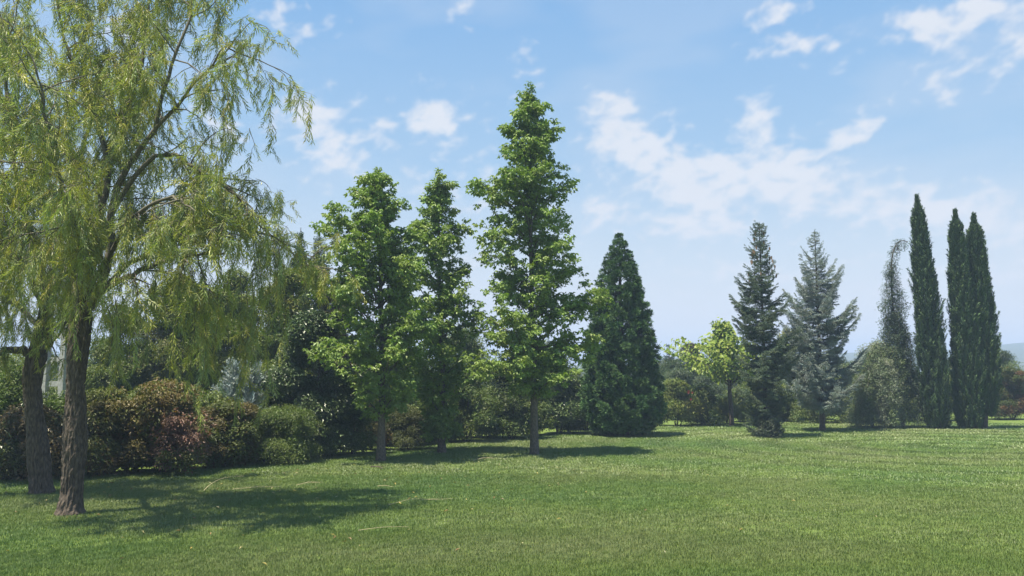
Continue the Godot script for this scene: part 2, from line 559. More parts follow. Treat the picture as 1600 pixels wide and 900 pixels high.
# lobed bush or small round tree; leafage sits on the lobes
func bush(called: String, label: String, category: String, at: Vector3, size: Vector3, n: int, seed_: int, cols: Array, mesh: Mesh, opt := {}) -> Node3D:
	rng.seed = seed_
	var t := thing(called, label, category, at, opt.get("group", ""))
	var low: float = opt.get("low", 0.03)
	var sc0: float = opt.get("scale", 1.0)
	var lobes := []
	var count: int = opt.get("lobes", 26)
	for i in count:
		var d := rdir()
		if d.y < -0.3:
			d.y *= -0.6
		var ctr := Vector3(d.x * size.x, 0, d.z * size.z) * rr(0.35, 0.78)
		var hh := rr(0.12, 0.95)
		var narrow := sqrt(clampf(1.05 - pow(hh, 2.2), 0.05, 1.0))
		if opt.get("cone", 0.0) > 0.0:
			narrow = lerpf(narrow, 1.05 - hh, opt.cone)
		ctr.x *= narrow
		ctr.z *= narrow
		ctr.y = low + (size.y - low) * hh * 0.86
		lobes.push_back([ctr, rr(0.17, 0.4) * minf(size.x, size.y) * lerpf(1.0, 0.7, hh)])
	lobes.push_back([Vector3(0, low + (size.y - low) * 0.82, 0), minf(size.x, size.y) * 0.22])
	var sm := MeshPile.new()
	var stems: int = opt.get("stems", 5)
	var trunk_r: float = opt.get("trunk", 0.0)
	if trunk_r > 0.0:
		var tp := MeshPile.new()
		tp.tube(PackedVector3Array([Vector3(0, -0.05, 0), Vector3(0.02, 0.3, 0), Vector3(-0.02, low, 0.01), Vector3(0, size.y * 0.7, 0)]), PackedFloat32Array([trunk_r * 1.3, trunk_r, trunk_r * 0.9, 0.01]), 10, WHITE)
		part("trunk", tp, M.grey_bark, t)
	for i in mini(lobes.size(), stems):
		var c: Vector3 = lobes[i][0]
		var from := Vector3(c.x * 0.12, -0.03 if trunk_r == 0.0 else low * 0.95, c.z * 0.12)
		var lp := MeshPile.new()
		lp.tube(PackedVector3Array([from, from.lerp(c, 0.5) + Vector3(-c.x * 0.12, 0.06, -c.z * 0.12), c]), PackedFloat32Array([0.018, 0.013, 0.005]) if trunk_r == 0.0 else PackedFloat32Array([trunk_r * 0.5, trunk_r * 0.3, 0.006]), 5, WHITE)
		part("stem" if trunk_r == 0.0 else "limb", lp, opt.get("bark", M.dark_bark), t)
	var crown := Copies.new()
	var total := 0.0
	for l in lobes:
		total += l[1] * l[1]
	var point: bool = opt.get("needles", false)
	var arch: float = opt.get("arch", 0.0)
	for l in lobes:
		var r: float = l[1]
		var lc: Color = cols[rng.randi() % cols.size()]
		for i in int(n * r * r / total) + 3:
			var d := rdir()
			if d.y < -0.45 and rng.randf() < 0.6:
				d.y = -d.y
			var o: Vector3 = l[0] + d * r * Vector3(1.1, 0.9, 1.1) * pow(rng.randf(), 0.28) * rr(0.92, 1.12)
			if o.y < low:
				o.y = low + rng.randf() * 0.1
			var c: Color = lc if rng.randf() < 0.7 else cols[rng.randi() % cols.size()]
			var s := sc0 * rr(0.75, 1.2)
			var b: Basis
			if point:
				b = frame((d + Vector3(0, opt.get("rise", 0.3), 0) + rdir() * 0.5).normalized(), rdir())
			else:
				b = Basis(Vector3.UP, rr(0, TAU)).rotated(rdir(), rr(0, 0.7))
			crown.put(b.scaled(Vector3(s, s, s)), o, tint(c, 0.15))
		if arch > 0.0:   # long arching shoots beyond the lobe
			for i in 5:
				var a := rr(0, TAU)
				var out := Vector3(cos(a), 0, sin(a))
				var len_ := arch * rr(0.5, 1.0)
				for k in 7:
					var f := k / 6.0
					var o: Vector3 = l[0] + out * (r * 0.8 + len_ * f) + Vector3.UP * (r * 0.5 + len_ * (0.7 * f - 1.0 * f * f))
					o.y = maxf(o.y, low)
					var s := sc0 * rr(0.5, 0.8)
					crown.put((frame((out + Vector3.UP * (0.6 - 1.6 * f)).normalized()) if point else Basis(Vector3.UP, rr(0, TAU))).scaled(Vector3(s, s, s)), o, tint(lc, 0.15))
	mass("foliage" if trunk_r == 0.0 else "crown", mesh, crown, t)
	return t

func weeping_tree(called: String, label: String, at: Vector3, spine: Array, strands: int, spread: Array, seed_: int, cols: Array, mesh: Mesh, sc0: float, trunk_r: float) -> void:
	rng.seed = seed_
	var t := thing(called, label, "tree", at)
	var path := smooth_path(spine, 4)
	var tp := MeshPile.new()
	tp.tube(path, taper(path.size(), trunk_r, 0.006, 0.7), 8, WHITE)
	part("trunk", tp, M.dark_bark, t)
	var crown := Copies.new()
	for i in strands:
		var f := lerpf(0.18, 1.0, pow((i + rng.randf()) / strands, 1.35))
		var q := clampf(f * (path.size() - 1), 0, path.size() - 1.001)
		var o := path[int(q)].lerp(path[int(q) + 1], q - int(q))
		if (o.y > 4.9 and rng.randf() < 0.35) or (o.y > 5.6 and rng.randf() < 0.6):
			continue
		var az := i * 2.39996 + rr(-0.4, 0.4)
		var out := Vector3(cos(az), 0, sin(az))
		var reach: float = prof(spread, o.y) * rr(0.35, 1.1)
		var drop := minf(o.y - 0.1, rr(0.9, 2.2) if o.y < 3.8 else (rr(0.4, 1.3) if o.y < 5.6 else rr(0.1, 0.35)))
		var pts := PackedVector3Array()
		for k in 9:
			var s := k / 8.0
			pts.push_back(o + out * reach * (1.0 - pow(1.0 - s, 2.2)) + Vector3.UP * (reach * 0.7 * s - (drop + reach * 0.7) * s * s) + rdir() * 0.04)
		var lp := MeshPile.new()
		lp.tube(pts, taper(9, 0.01, 0.003), 3, WHITE)
		part("branch", lp, M.dark_bark, t)
		var n := int((drop + reach) / (0.07 if o.y < 3.8 else 0.11))
		var c: Color = cols[rng.randi() % cols.size()]
		for k in n:
			var s := lerpf(0.08, 1.0, (k + rng.randf()) / n) * 7.999
			var w := pts[int(s)].lerp(pts[int(s) + 1], s - int(s)) + rdir() * 0.09
			w.y = maxf(w.y, 0.05)
			var sc := sc0 * rr(0.7, 1.2) * (1.0 if o.y < 4.4 else 0.8)
			crown.put(Basis(Vector3.UP, rr(0, TAU)).rotated(rdir(), rr(0, 0.5)).scaled(Vector3(sc, sc, sc)), w, tint(c, 0.15))
	mass("crown", mesh, crown, t)

func sub_branch(pile: MeshPile, crown: Copies, from: Vector3, dir: Vector3, length: float, radius: float, level: int, cols: Array, dense: float) -> void:
	var pts := PackedVector3Array([from])
	var d := dir
	var step := length / 6.0
	var droop := 0.05 if level == 1 else 0.17
	for i in 6:
		d = (d + rdir() * 0.2 + Vector3(0, -droop, 0)).normalized()
		pts.push_back(pts[i] + d * step)
	pile.tube(pts, taper(7, radius, radius * 0.35), 5 if level == 1 else 3, WHITE)
	if level < 3:
		var kids := int(length * (4.4 if level == 1 else 5.6)) + 1
		for k in kids:
			var f := lerpf(0.25, 1.0, (k + rng.randf()) / kids) * 5.99
			var o := pts[int(f)].lerp(pts[int(f) + 1], f - int(f))
			var along := (pts[int(f) + 1] - pts[int(f)]).normalized()
			var nd := (along * 0.7 + rdir() * 0.9 + Vector3(0, 0.12, 0)).normalized()
			sub_branch(pile, crown, o, nd, length * rr(0.38, 0.62), radius * 0.5, level + 1, cols, dense)
	if level >= 2:
		var n := maxi(2, int(length * 9.0 * dense))
		for k in n:
			var f := lerpf(0.15, 1.0, (k + rng.randf()) / n) * 5.99
			var o := pts[int(f)].lerp(pts[int(f) + 1], f - int(f))
			spray(crown, o, cols)

func spray(crown: Copies, o: Vector3, cols: Array, loose := 0.62) -> void:
	var s := rr(0.6, 1.1)
	var c: Color = cols[rng.randi() % cols.size()]
	crown.put(Basis(Vector3.UP, rr(0, TAU)).rotated(Vector3(rr(-1, 1), 0, rr(-1, 1)).normalized(), absf(rng.randfn(0.0, loose))).scaled(Vector3(s, s, s)), o, tint(c, 0.16))

func willow(label: String, at: Vector3, trunk: Array, trunk_r: Array, limbs: Array, strands: Array, seed_: int, cols: Array, dense: float) -> void:
	rng.seed = seed_
	var t := thing("willow_tree", label, "tree", at, "willow trees on the lawn")
	var rel := func(a: Array) -> Array:
		var out := []
		for p in a:
			out.push_back(p - at)
		return out
	var path := smooth_path(rel.call(trunk), 26)
	path[0].y = -0.06
	var radii := PackedFloat32Array()
	for i in path.size():
		var h := path[i].y
		radii.push_back(lerpf(trunk_r[0], trunk_r[1], clampf(h / 2.5, 0, 1)) + 0.045 * exp(-maxf(h, 0.0) * 11.0) + 0.012 * sin(h * 5.0 + seed_))
	var tp := MeshPile.new()
	tp.tube(path, radii, 44, WHITE, bark_noise, 0.024)
	part("trunk", tp, M.willow_bark, t)
	var crown := Copies.new()
	for l in limbs:
		var pts := smooth_path(rel.call(l.p), 5)
		for i in range(1, pts.size()):
			pts[i] += rdir() * 0.025
		var n := pts.size()
		var pile := MeshPile.new()
		pile.tube(pts, taper(n, l.r, 0.009, 0.8), 8, WHITE)
		var total := 0.0
		for i in n - 1:
			total += pts[i].distance_to(pts[i + 1])
		var kids := int(total * l.get("full", 5.2)) + 2
		for k in kids:
			var f := lerpf(0.24, 0.995, (k + rng.randf()) / kids) * (n - 1)
			f = minf(f, n - 1.001)
			var o := pts[int(f)].lerp(pts[int(f) + 1], f - int(f))
			var along := (pts[int(f) + 1] - pts[int(f)]).normalized()
			var nd := (along * 0.55 + rdir() * 1.0 + Vector3(0, 0.25, 0)).normalized()
			sub_branch(pile, crown, o, nd, rr(0.45, 1.0) * l.get("side", 1.0), 0.011, 1, cols, dense)
		part("limb", pile, M.grey_bark if l.get("pale", false) else M.twig, t)
	for s in strands:   # hanging curtains: where they start, how many, how far round, how long
		for k in int(s[1]):
			var o: Vector3 = s[0] - at + Vector3(rr(-1, 1) * s[2].x, rr(-1, 1) * s[2].y, rr(-1, 1) * s[2].z)
			var len_: float = s[3] * rr(0.4, 1.0)
			var pts := PackedVector3Array([o])
			var sway := Vector3(rr(-0.12, 0.12), 0, rr(-0.12, 0.12))
			for i in 6:
				pts.push_back(o + Vector3(0, -len_ * (i + 1) / 6.0, 0) + sway * sin((i + 1) * 0.5) + rdir() * 0.02)
			var sp := MeshPile.new()
			sp.tube(pts, taper(7, 0.005, 0.0015), 3, WHITE)
			part("hanging_shoot", sp, M.twig, t)
			var n := int(len_ / 0.13) + 1
			for i in n:
				var f := (i + rng.randf()) / n * 5.99
				spray(crown, pts[int(f)].lerp(pts[int(f) + 1], f - int(f)), cols, 0.4)
	mass("crown", M.willow_mesh, crown, t)

func catalpa(at: Vector3) -> void:
	rng.seed = 77
	var t := thing("catalpa_tree", "small catalpa with bright yellow-green broad leaves on a slim bare trunk", "tree", at)
	var tp := MeshPile.new()
	tp.tube(PackedVector3Array([Vector3(0, -0.05, 0), Vector3(0.01, 0.3, 0), Vector3(-0.03, 1.2, 0), Vector3(0.02, 1.9, 0), Vector3(-0.1, 2.9, 0)]), PackedFloat32Array([0.1, 0.075, 0.065, 0.055, 0.015]), 10, WHITE)
	part("trunk", tp, M.dark_bark, t)
	var lp := MeshPile.new()
	lp.leaf(Vector3.ZERO, Vector3(0, 0, 1), Vector3.UP, 0.155, 0.125, WHITE, 0.35, 0.12, 0.15)
	var leaf_mesh := lp.mesh(M.leaf)
	var crown := Copies.new()
	var cols := [Color(0.195, 0.265, 0.042), Color(0.22, 0.285, 0.045), Color(0.165, 0.24, 0.04)]
	var singles := []
	for i in 34:
		var az := i * 2.39996
		var f := (i + 0.5) / 34.0
		var h := lerpf(1.45, 3.3, f)
		var reach := (1.6 * sin(clampf(f * 1.05 + 0.22, 0, 1) * PI) + 0.15) * rr(0.6, 1.1)
		if cos(az) < 0.0:
			reach *= 1.05
		var out := Vector3(cos(az), 0, sin(az))
		var start := Vector3(0, clampf(h * 0.75, 1.3, 2.6), 0)
		var end := out * reach + Vector3(-0.22, h + reach * 0.2 + 0.15, 0)
		var mid := start.lerp(end, 0.5) + Vector3(0, 0.12, 0)
		var bp := MeshPile.new()
		bp.tube(PackedVector3Array([start, mid, end]), PackedFloat32Array([0.022, 0.014, 0.004]), 5, WHITE)
		part("limb", bp, M.dark_bark, t)
		for k in 120:
			var s := rr(0.3, 1.08)
			var o := start.lerp(mid, s * 2.0) if s < 0.5 else mid.lerp(end, s * 2.0 - 1.0)
			o += rdir() * Vector3(0.22, 0.14, 0.22)
			var d := (out * 0.5 + rdir() * 0.8 + Vector3(0, -0.55, 0)).normalized()
			var b := frame(d, (Vector3.UP + out * 0.7 + Vector3(-0.2, 0, 0.4) + rdir() * 0.3).normalized())
			var sc := rr(0.6, 1.1)
			var c := tint(cols[rng.randi() % 3], 0.15)
			if o.z > 0.35 and singles.size() < 240:
				singles.push_back([b.scaled(Vector3(sc, sc, sc)), o])
			else:
				crown.put(b.scaled(Vector3(sc, sc, sc)), o, c)
	mass("crown", leaf_mesh, crown, t)
	var own := []
	for c in cols:
		var q := MeshPile.new()
		q.leaf(Vector3.ZERO, Vector3(0, 0, 1), Vector3.UP, 0.155, 0.125, c, 0.35, 0.12, 0.15)
		own.push_back(q.mesh(M.leaf))
	for i in singles.size():
		var o := MeshInstance3D.new()
		o.name = "leaf"
		o.mesh = own[i % 3]
		o.transform = Transform3D(singles[i][0], singles[i][1])
		t.add_child(o, true)

# ------------------------------------------------------------------ the sky
var cloud_noise := FastNoiseLite.new()
var wisp_noise := FastNoiseLite.new()
var clouds := []
var near_clouds := []   # the clouds that reach into each 4 degrees of azimuth

func sky_color(az: float, el: float) -> Color:   # degrees; linear light
	var t := clampf(el / 27.0, 0.0, 1.0)
	var p := [[0.0, 0.92, 0.9, 0.88], [0.12, 0.86, 0.87, 0.88], [0.3, 0.66, 0.77, 0.87], [0.55, 0.39, 0.6, 0.84], [1.0, 0.215, 0.45, 0.79]]
	var c := Color(prof(p, t, 1), prof(p, t, 2), prof(p, t, 3))
	if el > 27.0:
		c = c.lerp(Color(0.13, 0.33, 0.68), clampf((el - 27.0) / 50.0, 0, 1))
	var wx := wisp_noise.get_noise_2d(az * 1.6, el * 3.2)
	var wy := wisp_noise.get_noise_2d(az * 1.6 + 300.0, el * 3.2 + 90.0)
	var d := 0.0
	for k in near_clouds[clampi(int((az + 180.0) / 4.0), 0, 89)]:
		var dx: float = az - k[0]
		if dx > 180.0:
			dx -= 360.0
		elif dx < -180.0:
			dx += 360.0
		var far: float = k[2] * 2.2 + 1.0
		var dy: float = el - k[1]
		if absf(dx) > far or absf(dy) > far:
			continue
		dx += wx * 1.2
		dy += wy * 0.9
		var cs: float = k[6]
		var sn: float = k[7]
		var u: float = (dx * cs - dy * sn) / k[2]
		var w: float = (dx * sn + dy * cs) / k[3]
		var q := u * u + w * w
		if q < 4.0:
			d += k[5] * exp(-q * 1.1) * 1.25
	if d > 0.02:
		var nz := cloud_noise.get_noise_2d(az * 13.0 + el * 5.0 + wx * 9.0, el * 22.0 - az * 6.0 + wy * 9.0)
		var a := smoothstep(-0.2, 1.1, minf(d, 1.05) * 1.25 - 0.36 + nz * 1.0) * 0.9
		c = c.lerp(Color(0.84, 0.86, 0.91), a)
	var veil := clampf(wisp_noise.get_noise_2d(az * 0.7 + 50.0, el * 2.0) * 0.9 + 0.05, 0.0, 0.35)
	return c.lerp(Color(0.74, 0.79, 0.87), veil * 0.5)

func make_sky() -> ImageTexture:
	cloud_noise.seed = 4
	cloud_noise.frequency = 0.035
	cloud_noise.fractal_octaves = 5
	wisp_noise.seed = 8
	wisp_noise.frequency = 0.06
	wisp_noise.fractal_octaves = 4
	var given := [[-14.4, 17.6, 2.24, 1.43, 0, 0.8], [-12.6, 15.0, 2.69, 1.57, 0.2, 0.8], [-5.7, 17.9, 2.46, 1.34, -0.1, 1.0], [-9.3, 16.7, 0.98, 1.12, 0.2, 0.5], [6.9, 18.8, 1.2, 1.0, 0, 1.2], [8.0, 16.1, 2.91, 1.70, 0.1, 1.0], [11.3, 14.2, 3.6, 1.7, 0.2, 0.8], [14.7, 13.4, 3.13, 2.01, -0.3, 0.85], [18.3, 14.0, 2.24, 1.34, -0.5, 0.8], [17.2, 16.8, 1.25, 1.34, -0.7, 0.9], [20.3, 12.3, 2.46, 1.70, -0.3, 0.95], [22.8, 15.7, 2.24, 0.81, -0.5, 0.85], [6.8, 11.3, 2.46, 1.34, 0, 0.7], [12.5, 10.2, 3.13, 1.25, 0, 0.7], [24.2, 10.8, 2.24, 1.34, 0, 0.75], [29.1, 10.4, 2.69, 1.12, -0.1, 0.8], [31.7, 8.8, 1.79, 1.12, 0, 0.7], [27.0, 10.8, 1.34, 1.12, 0, 0.5], [19.1, 23.7, 1.79, 0.54, -0.1, 0.7], [19.9, 21.6, 2.69, 0.98, 0.1, 0.65], [22.5, 20.8, 0.67, 0.90, 0.2, 0.3], [27.5, 21.7, 2.0, 1.1, 0.2, 0.6], [29.0, 21.3, 1.8, 1.6, -0.4, 0.35], [31.8, 22.0, 3.13, 0.67, 0, 0.9], [32.7, 19.3, 1.57, 1.57, -0.4, 0.7], [29.2, 18.1, 1.25, 1.34, -0.6, 0.75], [-13.7, 23.4, 1.57, 0.67, -0.3, 0.45], [-4.0, 25.1, 0.90, 0.90, -0.6, 0.35], [-16.4, 23.9, 1.34, 1.12, 0, 0.6], [0.9, 20.9, 0.98, 1.34, 0.3, 0.35], [-26.2, 21.4, 2.24, 1.57, 0, 0.7], [-20.1, 16.3, 1.79, 1.34, 0, 0.6], [-7.3, 12.8, 1.34, 0.90, 0, 0.4], [-2.3, 13.4, 2.69, 3.13, 0, 0.3], [28.8, 5.9, 6.71, 1.12, 0, 0.5], [15.4, 6.9, 4.48, 0.90, 0, 0.4], [4.5, 6.2, 5.37, 1.12, 0, 0.35], [-4.5, 7.6, 4.03, 1.34, 0, 0.35]]
	rng.seed = 2024
	for k in given:
		clouds.push_back(k)
	for i in 190:   # the same kind of sky all round
		var az := rr(36.0, 324.0)
		var el := rr(5.0, 70.0)
		clouds.push_back([az if az < 180.0 else az - 360.0, el, rr(1.2, 3.6) / cos(deg_to_rad(el)), rr(0.8, 2.0), rr(-0.6, 0.4), rr(0.4, 0.95)])
	for k in clouds:
		k.push_back(cos(k[4]))
		k.push_back(sin(k[4]))
	for i in 90:
		var mid := i * 4.0 - 178.0
		var list := []
		for k in clouds:
			if absf(wrapf(mid - k[0], -180.0, 180.0)) < k[2] * 2.2 + 3.2:
				list.push_back(k)
		near_clouds.push_back(list)
	var W := 4096
	var lw := 512
	var low := PackedFloat32Array()
	low.resize(lw * lw / 2 * 3)
	for y in lw / 2:
		var el := 90.0 - (y + 0.5) * 360.0 / lw
		for x in lw:
			var c := sky_color((x + 0.5) * 360.0 / lw - 180.0, maxf(el, 0.0)) if el > -2.0 else Color(0.2, 0.24, 0.2)
			var i := (y * lw + x) * 3
			low[i] = c.r
			low[i + 1] = c.g
			low[i + 2] = c.b
	var img := Image.create_from_data(lw, lw / 2, false, Image.FORMAT_RGBF, low.to_byte_array())
	img.resize(W, W / 2, Image.INTERPOLATE_BILINEAR)
	var x0 := int((180.0 - 38.0) / 360.0 * W)
	var x1 := int((180.0 + 38.0) / 360.0 * W)
	var y0 := int((90.0 - 36.0) / 360.0 * W)
	var y1 := int(90.0 / 360.0 * W)
	var fine := PackedFloat32Array()
	fine.resize((x1 - x0) * (y1 - y0) * 3)
	var i := 0
	for y in range(y0, y1):
		var el := 90.0 - (y + 0.5) * 360.0 / W
		for x in range(x0, x1):
			var c := sky_color((x + 0.5) * 360.0 / W - 180.0, el)
			fine[i] = c.r
			fine[i + 1] = c.g
			fine[i + 2] = c.b
			i += 3
	img.blit_rect(Image.create_from_data(x1 - x0, y1 - y0, false, Image.FORMAT_RGBF, fine.to_byte_array()), Rect2i(0, 0, x1 - x0, y1 - y0), Vector2i(x0, y0))
	# Godot's panorama begins at -Z: turn it by half
	var out := Image.create_empty(W, W / 2, false, Image.FORMAT_RGBF)
	out.blit_rect(img, Rect2i(W / 2, 0, W / 2, W / 2), Vector2i(0, 0))
	out.blit_rect(img, Rect2i(0, 0, W / 2, W / 2), Vector2i(W / 2, 0))
	return ImageTexture.create_from_image(out)

# ------------------------------------------------------------------ the ground
const EDGE := [[-16.0, -11.0], [-9.0, -12.7], [-7.3, -13.4], [-3.9, -15.9], [-0.97, -20.6], [4.1, -26.6], [6.5, -28.1], [19.4, -31.9], [40.0, -33.0]]

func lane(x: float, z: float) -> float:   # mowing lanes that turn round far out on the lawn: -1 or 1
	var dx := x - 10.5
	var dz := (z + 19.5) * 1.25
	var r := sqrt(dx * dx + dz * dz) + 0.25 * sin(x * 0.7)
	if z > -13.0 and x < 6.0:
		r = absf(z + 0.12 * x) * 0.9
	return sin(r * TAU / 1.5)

func make_lawn() -> void:
	var p := MeshPile.new()
	var xs := [-800.0, -300.0, -80.0]
	for i in range(-24, 25):
		xs.push_back(i * 1.5)
	xs.append_array([80.0, 300.0, 800.0])
	var zs := [-800.0, -300.0, -80.0]
	for i in range(-24, 5):
		zs.push_back(i * 1.5)
	zs.append_array([40.0, 200.0])
	var hn := FastNoiseLite.new()
	hn.seed = 3
	hn.frequency = 0.09
	var ht := func(x: float, z: float) -> float:
		return 0.0 if absf(x) > 36.0 or z < -36.0 or z > 6.0 else hn.get_noise_2d(x, z) * 0.012 - 0.012
	for i in xs.size() - 1:
		for j in zs.size() - 1:
			var a := Vector3(xs[i], ht.call(xs[i], zs[j]), zs[j])
			var b := Vector3(xs[i + 1], ht.call(xs[i + 1], zs[j]), zs[j])
			var c := Vector3(xs[i + 1], ht.call(xs[i + 1], zs[j + 1]), zs[j + 1])
			var d := Vector3(xs[i], ht.call(xs[i], zs[j + 1]), zs[j + 1])
			p.tri(a, b, c, WHITE)
			p.tri(a, c, d, WHITE)
	var o := part("lawn", p, M.ground, self)
	o.set_meta("kind", "structure")
	o.set_meta("label", "wide mown green lawn stretching back to the shrubs")
	o.set_meta("category", "lawn")

func make_grass() -> void:
	rng.seed = 99
	var tuft := grass_tuft(16)
	var patch := FastNoiseLite.new()
	patch.seed = 21
	patch.frequency = 0.22
	patch.fractal_octaves = 4
	var blades := Copies.new()
	var green := Color(0.135, 0.2, 0.047)
	var dry := Color(0.18, 0.225, 0.08)
	var fresh := Color(0.105, 0.185, 0.044)
	for band in [[5.3, 9.0, 1250.0, 1.0, 1.0], [9.0, 14.0, 650.0, 1.3, 1.05], [14.0, 22.0, 280.0, 1.8, 1.1], [22.0, 34.0, 120.0, 2.6, 1.15]]:
		var n := int(0.68 * (band[1] * band[1] - band[0] * band[0]) * band[2])
		for i in n:
			var r := sqrt(lerpf(band[0] * band[0], band[1] * band[1], rng.randf()))
			var a := rr(-0.68, 0.68)
			var x := r * sin(a)
			var z := -r * cos(a)
			if z < prof(EDGE, x) - 0.6:
				continue
			var q := patch.get_noise_2d(x, z)
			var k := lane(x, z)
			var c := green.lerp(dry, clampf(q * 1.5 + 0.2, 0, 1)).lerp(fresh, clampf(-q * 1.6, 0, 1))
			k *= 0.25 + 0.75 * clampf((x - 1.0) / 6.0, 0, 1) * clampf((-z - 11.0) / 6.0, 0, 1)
			c = tint(c, 0.12) * (1.0 + 0.11 * k)  # light and dark sheen of the lanes painted into blade colour, besides the lean
			var s: float = band[3] * rr(0.8, 1.2)
			var b := Basis(Vector3.RIGHT, 0.28 * k) * Basis(Vector3.UP, rr(0, TAU)).scaled(Vector3(s, band[4] * rr(0.75, 1.25), s))
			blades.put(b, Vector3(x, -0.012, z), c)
	var o := mass("grass", tuft, blades, self)
	o.set_meta("label", "short mown green grass blades covering the lawn")
	o.set_meta("category", "grass")

func make_hills() -> void:
	var p := MeshPile.new()
	var hn := FastNoiseLite.new()
	hn.seed = 14
	hn.frequency = 0.004
	hn.fractal_octaves = 5
	var ridge := [[-1500.0, 12.0], [-300.0, 14.0], [150.0, 18.0], [330.0, 29.0], [420.0, 33.0], [520.0, 37.0], [590.0, 44.0], [700.0, 50.0], [1000.0, 54.0], [1600.0, 50.0]]
	var nx := 110
	var nz := 14
	var pt := func(i: int, j: int) -> Vector3:
		var x := lerpf(-700.0, 760.0, float(i) / nx)
		var f := float(j) / nz
		var z := lerpf(-310.0, -590.0, f)
		var up := sin(clampf(f * 1.6, 0, 1) * PI / 2)
		return Vector3(x, prof(ridge, x * 960.0 / maxf(-z, 330.0)) * (-z / 960.0) * up * (1.0 if f < 0.7 else 0.95) + hn.get_noise_2d(x * 2.1, z * 2.1) * 2.4 * up - 0.5, z)
	for i in nx:
		for j in nz:
			var a: Vector3 = pt.call(i, j)
			var b: Vector3 = pt.call(i + 1, j)
			var c: Vector3 = pt.call(i + 1, j + 1)
			var d: Vector3 = pt.call(i, j + 1)
			p.tri(a, c, b, WHITE)
			p.tri(a, d, c, WHITE)
	var o := part("hills", p, M.hill, self)
	o.set_meta("kind", "structure")
	o.set_meta("label", "long blue wooded ridge far behind the cypresses")
	o.set_meta("category", "hill")

# ------------------------------------------------------------------ small things
func fallen_twig(label: String, pts: Array, radius: float, mat: Material, side := 2) -> void:
	var at: Vector3 = pts[0]
	var t := thing("fallen_twig", label, "twig", at, "dry twigs lying on the lawn")
	var rel := []
	for q in pts:
		rel.push_back(q - at)
	var path := smooth_path(rel, 4)
	var p := MeshPile.new()
	p.tube(path, taper(path.size(), radius, radius * 0.45), 6, WHITE)
	part("stem", p, mat, t)
	for i in side:
		var o := path[int(path.size() * (0.35 + 0.2 * i))]
		var d := (path[path.size() - 1] - path[0]).normalized()
		var w := MeshPile.new()
		var s := d.cross(Vector3.UP) * (1.0 if i % 2 else -1.0)
		w.tube(PackedVector3Array([o, o + (d + s * 0.8) * 0.08 + Vector3(0, 0.008, 0), o + (d + s * 0.6) * 0.19]), PackedFloat32Array([radius * 0.6, radius * 0.5, radius * 0.25]), 5, WHITE)
		part("side_shoot", w, mat, t)

func concrete_pole(label: String, at: Vector3, height: float) -> void:
	var t := thing("concrete_pole", label, "pole", at)
	var half := 0.2
	for s in [-1, 1]:
		var p := MeshPile.new()
		var b: float = half * s
		p.box(Vector3(b - 0.055, -0.1, -0.09), Vector3(b + 0.055, height, 0.09), WHITE)
		part("flange", p, M.concrete, t)
	var y := 0.3
	while y < height - 0.1:
		var p := MeshPile.new()
		p.box(Vector3(-half + 0.056, y, -0.05), Vector3(half - 0.056, y + 0.12, 0.05), WHITE)
		part("web_bar", p, M.concrete, t)
		y += 0.55
	var cap := MeshPile.new()
	cap.box(Vector3(-0.75, height + 0.002, -0.06), Vector3(0.75, height + 0.1, 0.06), WHITE)
	part("crossarm", cap, M.concrete, t)

